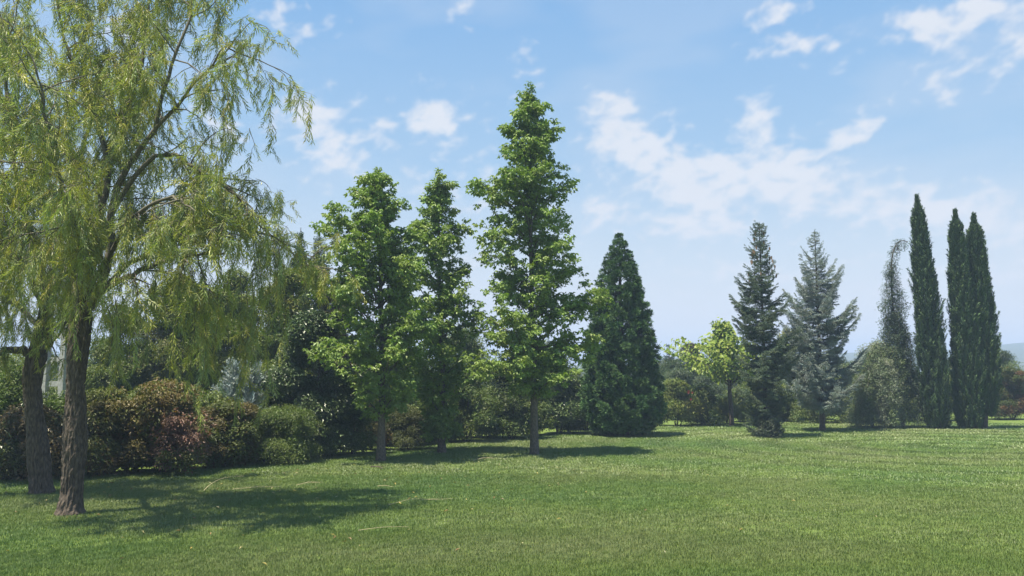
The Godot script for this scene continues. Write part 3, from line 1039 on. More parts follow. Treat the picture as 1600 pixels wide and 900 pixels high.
func _ready() -> void:
	# ---- camera, sky, sun, exposure
	var cam := Camera3D.new()
	cam.name = "camera"
	cam.position = Vector3(0, 1.6, 0)
	cam.rotation_degrees = Vector3(6.242, 0, 0)
	cam.fov = 38.74
	cam.near = 0.1
	cam.far = 6000.0
	cam.current = true
	add_child(cam)
	var env := Environment.new()
	env.background_mode = Environment.BG_SKY
	var sky := Sky.new()
	var pano := PanoramaSkyMaterial.new()
	pano.panorama = make_sky()
	sky.sky_material = pano
	env.sky = sky
	env.background_energy_multiplier = 0.42
	env.tonemap_mode = Environment.TONE_MAPPER_LINEAR
	env.tonemap_exposure = 2.4
	env.sdfgi_enabled = true
	env.ssao_enabled = true
	env.ssil_enabled = true
	env.fog_enabled = true
	env.fog_density = 0.0019
	env.fog_light_color = Color(0.74, 0.85, 1.0)
	var we := WorldEnvironment.new()
	we.name = "daylight"
	we.environment = env
	add_child(we)
	var sun := DirectionalLight3D.new()
	sun.name = "sun"
	sun.light_energy = 1.6
	sun.light_angular_distance = 0.53
	sun.light_color = Color(1.0, 0.955, 0.88)
	sun.shadow_enabled = true
	add_child(sun)
	var to_sun := Vector3(-0.28, 0.94, 0.165).normalized()
	sun.look_at_from_position(to_sun * 50.0, Vector3.ZERO, Vector3(0, 0, 1))

	bark_noise = FastNoiseLite.new()
	bark_noise.seed = 6
	bark_noise.frequency = 0.05
	bark_noise.fractal_type = FastNoiseLite.FRACTAL_RIDGED
	bark_noise.fractal_octaves = 3
	make_materials()
	rng.seed = 17
	M.star_mesh = star_cluster(13, 0.14, 0.088, M.leaf)
	M.willow_mesh = willow_spray(30, 0.34)
	M.bushy_twig = needle_twig(4, 20, 0.2, 0.05, 0.75, 0.75)
	M.spruce_twig = needle_twig(4, 20, 0.16, 0.05, 0.8, 0.3)
	M.pompom = pompom_tuft(170)
	M.wisp_mesh = wisp(22)
	M.broad_mesh = oval_cluster(30, 0.18, 0.062, 0.03, M.leaf)
	M.oval_mesh = oval_cluster(24, 0.17, 0.07, 0.033, M.leaf)
	M.gloss_mesh = oval_cluster(24, 0.17, 0.078, 0.036, M.gloss)
	M.small_mesh = oval_cluster(30, 0.15, 0.045, 0.02, M.leaf)
	M.narrow_mesh = oval_cluster(26, 0.16, 0.08, 0.022, M.leaf, 0.1)
	M.poplar_mesh = oval_cluster(20, 0.16, 0.065, 0.055, M.leaf, 0.1)

	# ---- the setting
	make_lawn()
	make_hills()

	# ---- willows
	var yellow_green := [Color(0.32, 0.36, 0.1), Color(0.31, 0.36, 0.13), Color(0.36, 0.37, 0.105), Color(0.31, 0.365, 0.19)]
	willow("near willow with cracked straight trunk and pale low limb reaching over the grass", Vector3(-5.22, 0, -9.91),
		[Vector3(-5.22, 0, -9.91), Vector3(-5.21, 0.77, -9.91), Vector3(-5.24, 1.52, -9.91), Vector3(-5.23, 2.14, -9.91), Vector3(-5.21, 2.53, -9.91)], [0.12, 0.098], [
		{"r": 0.065, "full": 4.2, "p": [Vector3(-5.23, 2.29, -9.91), Vector3(-4.93, 2.91, -9.86), Vector3(-4.81, 3.93, -9.81), Vector3(-4.40, 4.50, -9.71), Vector3(-3.95, 4.99, -9.61), Vector3(-3.4, 5.55, -9.41)]},
		{"r": 0.03, "full": 4.2, "p": [Vector3(-4.36, 4.54, -9.71), Vector3(-4.18, 5.23, -9.61), Vector3(-3.96, 6.17, -9.71), Vector3(-3.91, 6.76, -9.71)]},
		{"r": 0.06, "full": 4.2, "p": [Vector3(-5.22, 2.37, -9.91), Vector3(-5.14, 3.25, -10.01), Vector3(-5.13, 4.33, -10.11), Vector3(-5.44, 5.20, -10.21), Vector3(-5.81, 5.97, -10.21), Vector3(-6.03, 6.84, -10.21)]},
		{"r": 0.035, "full": 4.2, "p": [Vector3(-5.13, 4.33, -10.11), Vector3(-4.83, 5.46, -10.21), Vector3(-4.78, 6.37, -10.31), Vector3(-4.75, 7.25, -10.31)]},
		{"r": 0.042, "pale": true, "side": 0.7, "full": 3.6, "p": [Vector3(-5.22, 2.45, -9.91), Vector3(-4.52, 2.70, -9.41), Vector3(-4.02, 2.85, -9.11), Vector3(-3.52, 2.95, -8.91), Vector3(-3.1, 2.92, -8.75)]},
		{"r": 0.035, "side": 0.8, "p": [Vector3(-4.90, 3.54, -9.83), Vector3(-4.27, 4.25, -9.61), Vector3(-3.61, 3.99, -9.41), Vector3(-3.22, 3.74, -9.31), Vector3(-2.96, 3.42, -9.21)]},
		{"r": 0.055, "p": [Vector3(-5.23, 2.37, -9.91), Vector3(-5.70, 3.14, -10.31), Vector3(-6.31, 4.06, -10.71), Vector3(-6.85, 5.18, -10.91), Vector3(-7.16, 6.32, -11.01)]},
		{"r": 0.045, "side": 0.8, "p": [Vector3(-5.20, 2.45, -9.91), Vector3(-4.77, 3.15, -10.41), Vector3(-4.02, 3.56, -10.81), Vector3(-3.25, 3.52, -11.11), Vector3(-2.91, 3.09, -11.21)]},
		{"r": 0.045, "p": [Vector3(-5.24, 2.45, -9.91), Vector3(-5.01, 3.14, -9.31), Vector3(-4.97, 3.64, -8.91), Vector3(-5.01, 4.28, -8.61), Vector3(-5.10, 4.89, -8.51)]},
		{"r": 0.035, "side": 0.7, "full": 3.5, "p": [Vector3(-5.22, 2.53, -9.91), Vector3(-4.43, 3.36, -9.31), Vector3(-3.83, 3.57, -8.91), Vector3(-3.5, 3.45, -8.7)]}],
		[[Vector3(-3.75, 2.75, -10.3), 13, Vector3(0.4, 0.25, 0.5), 1.45], [Vector3(-3.2, 3.0, -9.8), 15, Vector3(0.5, 0.3, 0.9), 1.6], [Vector3(-4.2, 2.7, -9.4), 14, Vector3(0.8, 0.3, 0.8), 1.0], [Vector3(-5.3, 3.3, -9.2), 22, Vector3(0.7, 0.5, 0.35), 0.9], [Vector3(-4.6, 3.7, -9.1), 14, Vector3(0.6, 0.5, 0.4), 0.8], [Vector3(-3.2, 4.9, -9.5), 7, Vector3(0.35, 0.5, 0.5), 0.7]], 41, yellow_green, 0.5)
	willow("farther willow behind the straight one, dark leaning trunk with a heavy low side limb", Vector3(-6.57, 0, -11.69),
		[Vector3(-6.57, 0, -11.69), Vector3(-6.69, 0.79, -11.69), Vector3(-6.80, 1.51, -11.69), Vector3(-6.74, 2.01, -11.69), Vector3(-6.65, 2.60, -11.69)], [0.13, 0.1], [
		{"r": 0.075, "pale": true, "side": 0.6, "p": [Vector3(-6.81, 1.87, -11.69), Vector3(-6.90, 2.00, -11.49), Vector3(-7.21, 1.91, -11.29), Vector3(-7.70, 2.12, -11.09), Vector3(-8.4, 2.3, -10.9)]},
		{"r": 0.06, "full": 4.2, "p": [Vector3(-6.68, 2.51, -11.69), Vector3(-6.83, 3.34, -11.69), Vector3(-7.23, 4.31, -11.79), Vector3(-7.56, 5.79, -11.89), Vector3(-7.78, 7.14, -11.99)]},
		{"r": 0.055, "full": 4.2, "p": [Vector3(-6.65, 2.60, -11.69), Vector3(-6.54, 3.58, -11.99), Vector3(-6.66, 4.70, -12.19), Vector3(-6.43, 5.63, -12.29), Vector3(-6.28, 6.66, -12.29)]},
		{"r": 0.045, "p": [Vector3(-6.76, 2.33, -11.69), Vector3(-7.40, 2.73, -12.09), Vector3(-8.21, 3.45, -12.39), Vector3(-8.83, 4.16, -12.49)]},
		{"r": 0.03, "pale": true, "side": 0.6, "p": [Vector3(-6.76, 1.96, -11.69), Vector3(-6.40, 2.07, -11.39), Vector3(-6.09, 2.34, -11.19), Vector3(-5.66, 2.64, -11.09)]},
		{"r": 0.045, "p": [Vector3(-6.68, 2.51, -11.69), Vector3(-6.70, 3.09, -11.19), Vector3(-6.99, 3.66, -10.89), Vector3(-7.18, 4.49, -10.69)]}],
		[[Vector3(-6.3, 3.0, -11.4), 16, Vector3(0.7, 0.3, 0.6), 1.0]], 43, yellow_green, 0.4)

	# ---- sweetgums
	var gum_green := Color(0.19, 0.275, 0.062)
	gum("sweetgum_tree", "broad sweetgum at the edge of the lawn, beside the dark laurel", Vector3(-2.54, 0, -16.12), 5.85, 0.085, 0.95,
		[[0.9, 0.6, 0.55], [1.3, 1.1, 0.9], [2.0, 1.2, 0.98], [3.0, 1.1, 0.92], [3.9, 1.0, 0.75], [4.6, 0.8, 0.6], [5.2, 0.42, 0.4], [5.85, 0.12, 0.12]], 74, 51, gum_green, [[4.75, 3.0, 0.95, 0.5], [3.7, 2.9, 1.3, 0.3], [2.2, 2.2, 1.35, 0.2]])
	gum("sweetgum_tree", "slender sweetgum leafy almost to the ground, standing between the broad and the tallest sweetgum", Vector3(-1.51, 0, -17.89), 6.26, 0.085, 0.45,
		[[0.4, 0.25, 0.25], [1.0, 0.65, 0.6], [2.0, 0.95, 0.75], [3.0, 0.95, 0.68], [4.2, 0.82, 0.62], [5.0, 0.5, 0.5], [5.4, 0.32, 0.32], [5.9, 0.26, 0.26], [6.26, 0.1, 0.1]], 70, 52, gum_green, [[4.9, 0.2, 0.6, 0.7], [0.5, 1.2, 0.3, 0.3], [0.45, 2.4, 0.3, 0.2], [0.6, 0.4, 0.35, 0.3], [0.7, 3.3, 0.4, 0.3], [0.8, 1.8, 0.4, 0.3]])
	gum("sweetgum_tree", "tallest sweetgum, with a bare lower trunk and ragged open top", Vector3(0.47, 0, -17.45), 8.12, 0.088, 1.3,
		[[1.2, 0.5, 0.5], [1.6, 1.2, 0.95], [2.3, 1.3, 1.0], [3.2, 1.15, 1.1], [4.0, 1.0, 0.95], [4.8, 0.85, 0.75], [5.6, 0.75, 0.7], [6.4, 0.72, 0.72], [7.1, 0.55, 0.58], [7.6, 0.3, 0.3], [8.12, 0.06, 0.06]], 92, 53, gum_green,
		[[5.5, 2.9, 1.25, 0.6], [5.4, 3.3, 1.0, 0.8], [6.8, 0.25, 0.6, 1.2], [6.8, 3.0, 0.6, 1.2], [3.1, 0.1, 1.65, 0.4], [3.25, -0.2, 1.5, 0.4], [2.4, 0.3, 1.4, 0.2], [1.9, 3.0, 1.45, 0.2], [1.8, 2.6, 1.4, 0.3], [5.7, 0.0, 0.85, 0.6]])

	# ---- conifers
	sequoia(Vector3(3.08, 0, -23.2))
	spruce("spruce_tree", "slender dark spruce with brownish cones near its tip, between catalpa and blue spruce", Vector3(6.95, 0, -22.7), 5.95, 0.07, 0.12,
		[[0.1, 0.48], [0.5, 0.52], [1.1, 0.62], [2.0, 0.72], [2.9, 0.7], [3.7, 0.6], [4.4, 0.42], [5.0, 0.31], [5.5, 0.19], [5.95, 0.04]], 0.2, 8, 61, Color(0.11, 0.15, 0.095), 0.25, "", 46)
	spruce("blue_spruce_tree", "silvery blue spruce with open branches and a bare trunk foot", Vector3(9.41, 0, -25.14), 6.15, 0.085, 0.75,
		[[0.6, 0.85], [1.2, 1.05], [2.0, 1.05], [3.0, 0.92], [3.8, 0.72], [4.6, 0.5], [5.3, 0.3], [5.8, 0.14], [6.15, 0.03]], 0.22, 7, 62, Color(0.22, 0.265, 0.235), 0.4)
	var narrow := [[0.08, 0.3], [0.5, 0.37], [1.5, 0.4], [3.0, 0.37], [4.5, 0.31], [6.0, 0.2], [7.0, 0.1], [7.52, 0.02]]
	column_tree("italian_cypress", "single narrow pointed cypress, tallest of the cypresses, beside the weeping tree", Vector3(13.4, 0, -26.08), [[0.0, 0.0, 7.55, -0.28, narrow, 0.09]], 3200, 71, Color(0.072, 0.115, 0.05), M.wisp_mesh, 0.42, M.dark_bark, "cypresses", 0.3)
	column_tree("italian_cypress", "broad double-topped cypress with a bare trunk showing at one side", Vector3(14.82, 0, -26.2), [
		[-0.32, 0.0, 7.1, -0.1, [[0.08, 0.3], [0.6, 0.38], [2.0, 0.4], [4.0, 0.32], [5.6, 0.2], [6.5, 0.11], [7.1, 0.02]], 0.08],
		[0.28, -0.15, 7.0, -0.02, [[0.5, 0.24], [1.2, 0.38], [2.5, 0.42], [4.0, 0.36], [5.4, 0.25], [6.3, 0.15], [7.0, 0.02]], 0.09]], 3000, 72, Color(0.075, 0.122, 0.05), M.wisp_mesh, 0.44, M.dark_bark, "cypresses", 0.25)

	# ---- weeping trees and the catalpa
	catalpa(Vector3(7.36, 0, -27.81))
	weeping_tree("weeping_tree", "thin dark weeping tree whose top hooks over towards the narrow cypress", Vector3(12.6, 0, -26.75),
		[Vector3(0, -0.05, 0), Vector3(0.05, 1.2, 0), Vector3(-0.05, 2.6, 0), Vector3(-0.12, 4.0, 0), Vector3(-0.1, 5.3, 0), Vector3(0.08, 5.95, 0), Vector3(0.3, 6.1, 0), Vector3(0.46, 6.05, 0.05)], 140,
		[[0.5, 0.55], [2.0, 0.65], [3.2, 0.55], [4.2, 0.4], [5.2, 0.25], [6.2, 0.1]], 81, [Color(0.075, 0.115, 0.075), Color(0.1, 0.145, 0.1), Color(0.07, 0.105, 0.065)], M.oval_mesh, 0.9, 0.055)
	weeping_tree("weeping_pear_tree", "low grey-green weeping pear trailing its shoots on the grass, beside the blue spruce", Vector3(11.55, 0, -26.6),
		[Vector3(0, -0.05, 0), Vector3(0.05, 0.8, 0), Vector3(0.1, 1.7, 0), Vector3(0.25, 2.2, 0), Vector3(0.4, 2.7, -0.1)], 120,
		[[0.5, 0.7], [1.5, 0.95], [2.4, 0.75], [3.3, 0.3]], 82, [Color(0.19, 0.235, 0.15), Color(0.25, 0.285, 0.21), Color(0.14, 0.19, 0.085)], M.broad_mesh, 0.8, 0.06)

	# ---- shrubs and trees behind the lawn
	var photinia := [Color(0.16, 0.14, 0.045), Color(0.14, 0.16, 0.042), Color(0.185, 0.14, 0.055), Color(0.12, 0.155, 0.038), Color(0.13, 0.15, 0.045)]
	var olive := [Color(0.15, 0.19, 0.052), Color(0.13, 0.175, 0.048)]
	var lime := [Color(0.2, 0.24, 0.045), Color(0.155, 0.205, 0.04), Color(0.215, 0.225, 0.055)]
	var deep := [Color(0.1, 0.155, 0.045), Color(0.115, 0.165, 0.05)]
	var silver := [Color(0.29, 0.35, 0.33), Color(0.23, 0.29, 0.27)]
	bush("photinia_shrub", "dark brownish photinia behind the farther willow's trunk", "shrub", Vector3(-7.75, 0, -13.3), Vector3(0.95, 1.15, 0.7), 900, 101, [Color(0.11, 0.11, 0.035), Color(0.14, 0.105, 0.04), Color(0.095, 0.12, 0.035)], M.gloss_mesh, {"arch": 0.22, "group": "photinia shrubs"})
	bush("laurel_shrub", "light green laurel rising behind the brownish photinia", "shrub", Vector3(-8.75, 0, -14.6), Vector3(1.2, 1.95, 0.8), 1000, 102, [Color(0.09, 0.135, 0.025), Color(0.075, 0.12, 0.025)], M.oval_mesh)
	bush("photinia_shrub", "reddish photinia between the willow trunk and the pink-tipped photinia", "shrub", Vector3(-6.8, 0, -13.9), Vector3(0.9, 1.5, 0.7), 1100, 103, photinia, M.broad_mesh, {"arch": 0.22, "group": "photinia shrubs"})
	bush("photinia_shrub", "largest reddish brown photinia with pink leaf tips", "shrub", Vector3(-5.95, 0, -14.2), Vector3(1.1, 1.62, 0.8), 1600, 104, photinia + [Color(0.24, 0.14, 0.1)], M.broad_mesh, {"arch": 0.22, "group": "photinia shrubs"})
	bush("photinia_shrub", "greener photinia next to the arching cotoneaster", "shrub", Vector3(-5.2, 0, -15.1), Vector3(0.75, 1.2, 0.65), 900, 105, [Color(0.11, 0.135, 0.036), Color(0.13, 0.11, 0.04), Color(0.1, 0.14, 0.036)], M.oval_mesh, {"arch": 0.22, "group": "photinia shrubs"})
	bush("cotoneaster_shrub", "low spreading cotoneaster with long arching green shoots", "shrub", Vector3(-4.6, 0, -15.8), Vector3(1.35, 0.98, 0.65), 1200, 106, [Color(0.13, 0.18, 0.045), Color(0.11, 0.16, 0.04)], M.small_mesh, {"arch": 0.45, "lobes": 18})
	bush("silver_juniper", "blue-grey feathery juniper behind the cotoneaster", "shrub", Vector3(-5.55, 0, -16.7), Vector3(0.75, 2.0, 0.6), 900, 107, silver, M.wisp_mesh, {"needles": true, "rise": 0.8, "scale": 0.32})
	bush("laurel_tree", "tall dark glossy laurel beside the broad sweetgum", "tree", Vector3(-4.15, 0, -17.0), Vector3(1.05, 3.35, 0.9), 2300, 108, [Color(0.07, 0.115, 0.035), Color(0.08, 0.125, 0.04), Color(0.09, 0.135, 0.05)], M.gloss_mesh, {"lobes": 30})
	bush("laurel_shrub", "dark low laurel under the broad sweetgum", "shrub", Vector3(-3.35, 0, -17.5), Vector3(0.6, 2.0, 0.6), 800, 109, deep, M.gloss_mesh)
	bush("barberry_shrub", "orange-tinged bush just behind the broad sweetgum's trunk", "shrub", Vector3(-3.15, 0, -18.6), Vector3(0.55, 1.2, 0.5), 500, 110, [Color(0.13, 0.085, 0.025), Color(0.09, 0.1, 0.028), Color(0.11, 0.11, 0.03)], M.small_mesh, {"group": "low shrubs behind the sweetgums"})
	bush("broom_shrub", "feathery yellow-green bush between the two nearer sweetgum trunks", "shrub", Vector3(-2.3, 0, -18.7), Vector3(0.75, 0.98, 0.55), 500, 111, [Color(0.1, 0.12, 0.03), Color(0.08, 0.1, 0.028)], M.small_mesh, {"group": "low shrubs behind the sweetgums", "arch": 0.3})
	bush("hedge_shrub", "dark hedge bush behind the slender sweetgum", "shrub", Vector3(-1.15, 0, -21.0), Vector3(1.0, 2.0, 0.7), 1000, 112, deep + olive, M.oval_mesh, {"group": "hedge behind the sweetgums"})
	bush("hedge_shrub", "dark hedge bush behind the tallest sweetgum's trunk, on its slender neighbour's side", "shrub", Vector3(0.0, 0, -21.9), Vector3(1.0, 2.2, 0.7), 1000, 113, deep + [Color(0.07, 0.1, 0.025)], M.oval_mesh, {"group": "hedge behind the sweetgums"})
	bush("hedge_shrub", "dark hedge bush between the tallest sweetgum and the giant sequoia", "shrub", Vector3(1.35, 0, -24.0), Vector3(1.1, 2.6, 0.8), 1200, 114, deep, M.gloss_mesh, {"group": "hedge behind the sweetgums"})
	bush("hedge_shrub", "dark hedge bush hidden behind the giant sequoia", "shrub", Vector3(3.0, 0, -26.4), Vector3(1.3, 2.2, 0.8), 900, 115, deep + olive, M.oval_mesh, {"group": "hedge behind the sweetgums"})
	bush("hedge_tree", "rounded dark tree in shade behind the slender sweetgum", "tree", Vector3(-2.9, 0, -21.8), Vector3(1.3, 3.0, 0.9), 1300, 116, deep + olive, M.oval_mesh, {"lobes": 22})
	var low_row := bush("understory_shrub", "low dark bush filling the gaps under the hedge and trees", "shrub", Vector3(-7.0, 0, -15.4), Vector3(0.95, 1.3, 0.7), 650, 161, deep + olive, M.oval_mesh, {"group": "understory bushes behind the lawn edge"})
	rng.seed = 162
	for q in [[-5.9, -16.2], [-4.9, -17.3], [-2.9, -19.9], [-1.9, -20.6], [-0.6, -22.6], [0.7, -23.4], [2.3, -25.6], [4.4, -28.0], [-9.6, -15.6], [-10.9, -14.6], [8.3, -30.3], [10.2, -31.6], [12.4, -31.2], [14.9, -31.8], [17.7, -32.2], [-8.1, -16.6]]:
		var d := low_row.duplicate()
		d.name = numbered("understory_shrub")
		add_child(d)
		d.position = Vector3(q[0], 0, q[1])
		d.rotation.y = rr(0, TAU)
		d.scale = Vector3(1, 1, 1) * rr(0.9, 1.2)
	# trees seen through the willow curtains
	bush("olive_green_tree", "olive-green tree seen through the willow shoots, behind the largest photinia", "tree", Vector3(-8.5, 0, -20.9), Vector3(1.5, 4.7, 1.1), 4000, 121, olive + [Color(0.15, 0.165, 0.055)], M.oval_mesh, {"lobes": 42, "group": "background trees behind the willows"})
	bush("olive_green_tree", "yellowish tree behind the blue-grey juniper", "tree", Vector3(-7.1, 0, -20.9), Vector3(1.35, 5.0, 1.0), 4200, 122, [Color(0.2, 0.24, 0.062), Color(0.175, 0.215, 0.056)], M.oval_mesh, {"lobes": 42, "group": "background trees behind the willows"})
	bush("olive_green_tree", "low dull green tree behind the willow trunks", "tree", Vector3(-10.0, 0, -20.9), Vector3(1.25, 3.9, 1.0), 3000, 123, olive, M.oval_mesh, {"lobes": 36, "group": "background trees behind the willows"})
	bush("olive_green_tree", "green tree filling the gap behind the tall dark laurel", "tree", Vector3(-5.6, 0, -20.2), Vector3(1.2, 4.9, 0.9), 3800, 124, olive + lime, M.oval_mesh, {"lobes": 40, "group": "background trees behind the willows"})
	bush("brownish_pine", "brownish pine peeping out between the poplars and the broad sweetgum", "tree", Vector3(-4.5, 0, -20.9), Vector3(0.7, 4.2, 0.7), 1100, 125, [Color(0.1, 0.085, 0.035), Color(0.075, 0.085, 0.035)], M.bushy_twig, {"needles": true, "rise": 0.5, "scale": 0.22, "lobes": 22, "trunk": 0.07, "low": 0.9})
	column_tree("lombardy_poplar", "taller poplar with narrow split spires behind the willow's hanging shoots", Vector3(-5.75, 0, -22.0), [[0.0, 0.0, 5.9, 0.0, [[0.5, 0.35], [2.5, 0.42], [3.8, 0.38], [4.6, 0.24], [5.5, 0.13], [5.9, 0.06]], 0.06], [-0.35, 0.1, 5.0, -0.1, [[0.5, 0.25], [2.5, 0.3], [4.2, 0.14], [5.0, 0.05]], 0.04]], 800, 126, Color(0.075, 0.115, 0.05), M.poplar_mesh, 0.95, M.grey_bark, "poplars behind the willow")
	column_tree("lombardy_poplar", "shorter poplar with a single leaning spire beside the taller poplar", Vector3(-5.28, 0, -21.9), [[0.0, 0.0, 5.75, 0.05, [[0.5, 0.35], [2.5, 0.42], [4.0, 0.36], [4.9, 0.26], [5.75, 0.1]], 0.06]], 800, 127, Color(0.075, 0.115, 0.05), M.poplar_mesh, 0.95, M.grey_bark, "poplars behind the willow")
	bush("backdrop_tree", "round dark tree behind the hedge, between the slender and the tallest sweetgum", "tree", Vector3(-1.6, 0, -25.5), Vector3(1.6, 3.5, 1.2), 1500, 151, deep + olive, M.oval_mesh, {"lobes": 24, "group": "trees behind the hedge"})
	bush("backdrop_tree", "round olive tree behind the hedge and the tallest sweetgum", "tree", Vector3(0.9, 0, -27.0), Vector3(1.5, 3.1, 1.2), 1300, 152, olive, M.oval_mesh, {"lobes": 24, "group": "trees behind the hedge"})
	bush("backdrop_tree", "round dark tree behind the broad sweetgum", "tree", Vector3(-4.0, 0, -24.5), Vector3(1.5, 3.6, 1.2), 1400, 153, deep + olive, M.oval_mesh, {"lobes": 24, "group": "trees behind the hedge"})
	bush("backdrop_tree", "broad tree behind the pole and the willow trunks", "tree", Vector3(-13.5, 0, -22.5), Vector3(2.2, 2.3, 1.2), 1300, 154, olive + lime, M.oval_mesh, {"lobes": 24, "group": "trees behind the hedge"})
	bush("backdrop_tree", "dull tree between the low tree and the olive-green tree behind the willows", "tree", Vector3(-9.6, 0, -24.5), Vector3(1.9, 4.1, 1.2), 3000, 155, olive, M.oval_mesh, {"lobes": 24, "group": "trees behind the hedge"})
	var belt := bush("distant_tree", "distant round tree in the low belt far behind the park", "tree", Vector3(-30, 0, -48), Vector3(2.6, 3.0, 1.6), 1000, 156, olive + [Color(0.05, 0.08, 0.035)], M.oval_mesh, {"lobes": 22, "group": "distant tree belt", "scale": 1.5})
	rng.seed = 157
	for i in 19:
		var d := belt.duplicate()
		d.name = numbered("distant_tree")
		add_child(d)
		d.position = Vector3(-26.5 + i * 3.5 + rr(-0.5, 0.5), 0, -48 + rr(-2, 2))
		d.rotation.y = rr(0, TAU)
		d.scale = Vector3(1, 1, 1) * rr(0.8, 1.1)
	# between the sequoia and the spruces
	bush("hibiscus_shrub", "yellow-green bush with red flowers beside the giant sequoia", "shrub", Vector3(5.5, 0, -27.7), Vector3(0.95, 1.62, 0.8), 1000, 131, lime + olive, M.oval_mesh)
	bush("spirea_shrub", "green bush between the red-flowered bush and the catalpa trunk", "shrub", Vector3(6.5, 0, -28.1), Vector3(0.85, 1.42, 0.7), 800, 132, olive + [Color(0.08, 0.13, 0.025)], M.oval_mesh)
	bush("spirea_shrub", "low yellowish bush around the foot of the catalpa", "shrub", Vector3(7.5, 0, -28.9), Vector3(1.0, 1.0, 0.7), 700, 133, lime, M.small_mesh)
	bush("silver_willow_shrub", "silvery shrub rising behind the red-flowered bush", "shrub", Vector3(6.45, 0, -32.0), Vector3(0.95, 2.1, 0.8), 800, 134, [Color(0.14, 0.18, 0.13), Color(0.11, 0.15, 0.1)], M.narrow_mesh)
	bush("silver_willow_shrub", "silvery shrub behind the catalpa trunk", "shrub", Vector3(7.75, 0, -32.2), Vector3(0.9, 1.95, 0.8), 700, 135, [Color(0.14, 0.18, 0.13), Color(0.1, 0.14, 0.08)], M.narrow_mesh)
	bush("round_green_tree", "rounded green tree far behind the silvery shrubs", "tree", Vector3(8.1, 0, -37.9), Vector3(1.9, 2.8, 1.4), 1300, 136, [Color(0.055, 0.09, 0.03), Color(0.07, 0.105, 0.035)], M.oval_mesh, {"lobes": 20})
	spruce("fir_tree", "little fir tip peeping over the far round tree", Vector3(7.95, 0, -41.6), 3.3, 0.06, 0.6, [[0.5, 0.8], [1.6, 0.65], [2.5, 0.4], [3.3, 0.04]], 0.3, 7, 63, Color(0.055, 0.085, 0.045), 0.15)
	bush("brownish_pine", "reddish brown tree tip between the far fir and the catalpa", "tree", Vector3(8.75, 0, -40.0), Vector3(0.75, 3.6, 0.7), 700, 137, [Color(0.12, 0.1, 0.07), Color(0.09, 0.09, 0.06)], M.bushy_twig, {"needles": true, "rise": 0.5, "scale": 0.24})
	bush("round_green_tree", "yellow-green tree showing between the slender spruce and the blue spruce", "tree", Vector3(10.9, 0, -32.0), Vector3(1.5, 3.9, 1.2), 1500, 138, lime, M.oval_mesh, {"lobes": 24})
	bush("hedge_shrub", "dark hedge bush behind the slender spruce's foot", "shrub", Vector3(9.2, 0, -30.5), Vector3(1.5, 1.7, 0.8), 900, 139, olive + deep, M.oval_mesh, {"group": "far hedge"})
	bush("hedge_shrub", "green hedge bush behind the blue spruce's foot", "shrub", Vector3(11.2, 0, -29.8), Vector3(1.4, 1.9, 0.8), 900, 140, olive, M.oval_mesh, {"group": "far hedge"})
	bush("hedge_shrub", "green hedge bush behind the weeping trees", "shrub", Vector3(13.6, 0, -30.5), Vector3(1.6, 1.9, 0.8), 900, 141, olive + deep, M.oval_mesh, {"group": "far hedge"})
	bush("hedge_shrub", "green hedge bush behind the cypresses", "shrub", Vector3(16.2, 0, -31.2), Vector3(1.6, 1.9, 0.8), 900, 142, olive, M.oval_mesh, {"group": "far hedge"})
	bush("photinia_shrub", "red-tipped green photinia beyond the double-topped cypress", "shrub", Vector3(19.3, 0, -32.0), Vector3(1.2, 2.15, 0.9), 1200, 143, [Color(0.08, 0.11, 0.025), Color(0.1, 0.115, 0.03), Color(0.16, 0.09, 0.035)], M.oval_mesh, {"arch": 0.22, "group": "photinia shrubs"})
	bush("photinia_shrub", "rust-tinted photinia at the end of the far hedge", "shrub", Vector3(21.3, 0, -32.3), Vector3(1.4, 2.5, 1.0), 1200, 144, [Color(0.09, 0.11, 0.028), Color(0.15, 0.085, 0.035)], M.oval_mesh, {"arch": 0.22, "group": "photinia shrubs"})
	bush("round_green_tree", "dull green tree tops above the red-tipped photinia", "tree", Vector3(22.6, 0, -37.9), Vector3(1.4, 3.1, 1.2), 1000, 145, [Color(0.06, 0.09, 0.04)], M.oval_mesh, {"lobes": 20})
	bush("low_shrub", "low leafy bush alone on the grass near the double-topped cypress", "shrub", Vector3(15.0, 0, -22.6), Vector3(0.95, 0.85, 0.8), 700, 146, [Color(0.06, 0.085, 0.028)], M.oval_mesh, {"low": 0.3, "stems": 8})
	bush("laurel_shrub", "fresh green sucker bush at the base of the slender spruce", "shrub", Vector3(6.95, 0, -22.35), Vector3(0.42, 0.62, 0.32), 260, 147, [Color(0.1, 0.125, 0.09), Color(0.075, 0.1, 0.06)], M.oval_mesh, {"scale": 0.8})
	# red flowers of the bush beside the sequoia
	var flower_bush := get_node("hibiscus_shrub")
	rng.seed = 5
	for k in 4:
		var fp := MeshPile.new()
		for i in 6:
			var a := TAU * i / 6.0
			fp.leaf(Vector3.ZERO, Vector3(cos(a), sin(a) * 0.9, 0.35).normalized(), Vector3(0, 0, 1), 0.045, 0.034, Color(0.3, 0.07, 0.05), 0.6)
		var fl := part("flower", fp, M.leaf, flower_bush)
		fl.position = Vector3(0.22 + rr(-0.14, 0.14), 1.02 + rr(-0.14, 0.14), 0.82 + rr(0.0, 0.06))

	# ---- small things
	concrete_pole("pale concrete pole with rectangular openings behind the willow trunks", Vector3(-10.5, 0, -18.9), 5.2)
	fallen_twig("long pale curved twig in the willow's shade", [Vector3(-4.35, 0.015, -11.8), Vector3(-4.42, 0.05, -12.3), Vector3(-4.45, 0.06, -12.9), Vector3(-4.3, 0.03, -13.4)], 0.004, M.dry, 1)
	fallen_twig("straight pale stem lying along the willow's shadow", [Vector3(-4.0, 0.015, -11.95), Vector3(-3.7, 0.03, -12.05), Vector3(-3.37, 0.02, -12.2)], 0.0035, M.dry, 1)
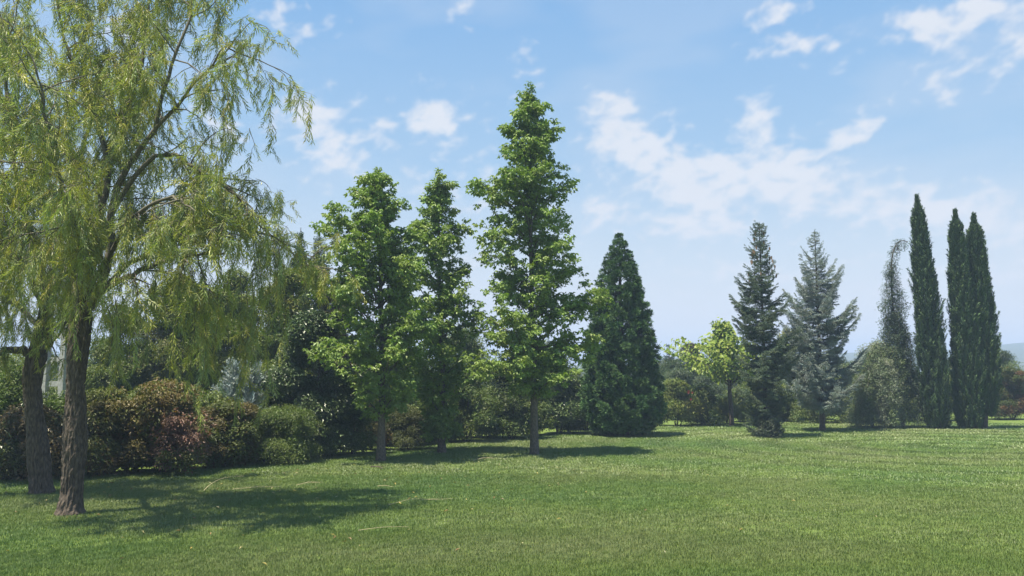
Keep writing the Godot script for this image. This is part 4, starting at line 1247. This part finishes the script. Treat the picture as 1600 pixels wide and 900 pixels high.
	fallen_twig("small forked pale twig at the tip of the willow's shadow", [Vector3(-3.2, 0.015, -12.4), Vector3(-3.05, 0.04, -12.5), Vector3(-2.9, 0.02, -12.62)], 0.004, M.dry, 2)
	fallen_twig("short dark brown stick in front of the broad sweetgum", [Vector3(-2.52, 0.02, -14.9), Vector3(-2.4, 0.035, -14.75), Vector3(-2.25, 0.02, -14.6)], 0.011, M.dark_bark, 1)
	fallen_twig("short straw-coloured stem on open sunlit grass", [Vector3(-1.97, 0.02, -12.25), Vector3(-1.85, 0.035, -12.2), Vector3(-1.72, 0.02, -12.15)], 0.0035, M.dry, 0)
	fallen_twig("long thin straw-coloured stem with a kink on open grass", [Vector3(-1.55, 0.015, -10.5), Vector3(-1.3, 0.035, -10.85), Vector3(-1.05, 0.03, -10.85), Vector3(-0.78, 0.02, -11.0)], 0.003, M.dry, 2)
	fallen_twig("faint pale stem nearest the open foreground grass", [Vector3(-1.6, 0.02, -8.75), Vector3(-1.35, 0.035, -8.85), Vector3(-1.1, 0.02, -8.95)], 0.0028, M.dry, 0)
	fallen_twig("scatter of dry stem in front of the slender sweetgum", [Vector3(-0.75, 0.02, -16.0), Vector3(-0.55, 0.05, -16.15), Vector3(-0.36, 0.02, -16.35)], 0.006, M.dry, 2)

	make_grass()
	rng.seed = 301
	var litter := MeshPile.new()
	litter.leaf(Vector3.ZERO, Vector3(0, 0, 1), Vector3.UP, 0.06, 0.018, WHITE, 0.45, 0.3, 0.2)
	var fallen := Copies.new()
	for i in 240:
		var x := rng.randfn(-3.5, 3.0)
		var z := rng.randfn(-12.0, 2.8)
		if z > -6.0 or z < prof(EDGE, x):
			continue
		fallen.put(Basis(Vector3.UP, rr(0, TAU)).rotated(rdir(), 0.4), Vector3(x, rr(0.012, 0.03), z), tint([Color(0.36, 0.3, 0.1), Color(0.26, 0.17, 0.08), Color(0.4, 0.36, 0.2)][rng.randi() % 3], 0.2))
	var fl := mass("fallen_leaves", litter.mesh(M.grass), fallen, self)
	fl.set_meta("label", "dry yellow and brown leaves strewn over the grass near the willows")
	fl.set_meta("category", "leaves")
	print("built")
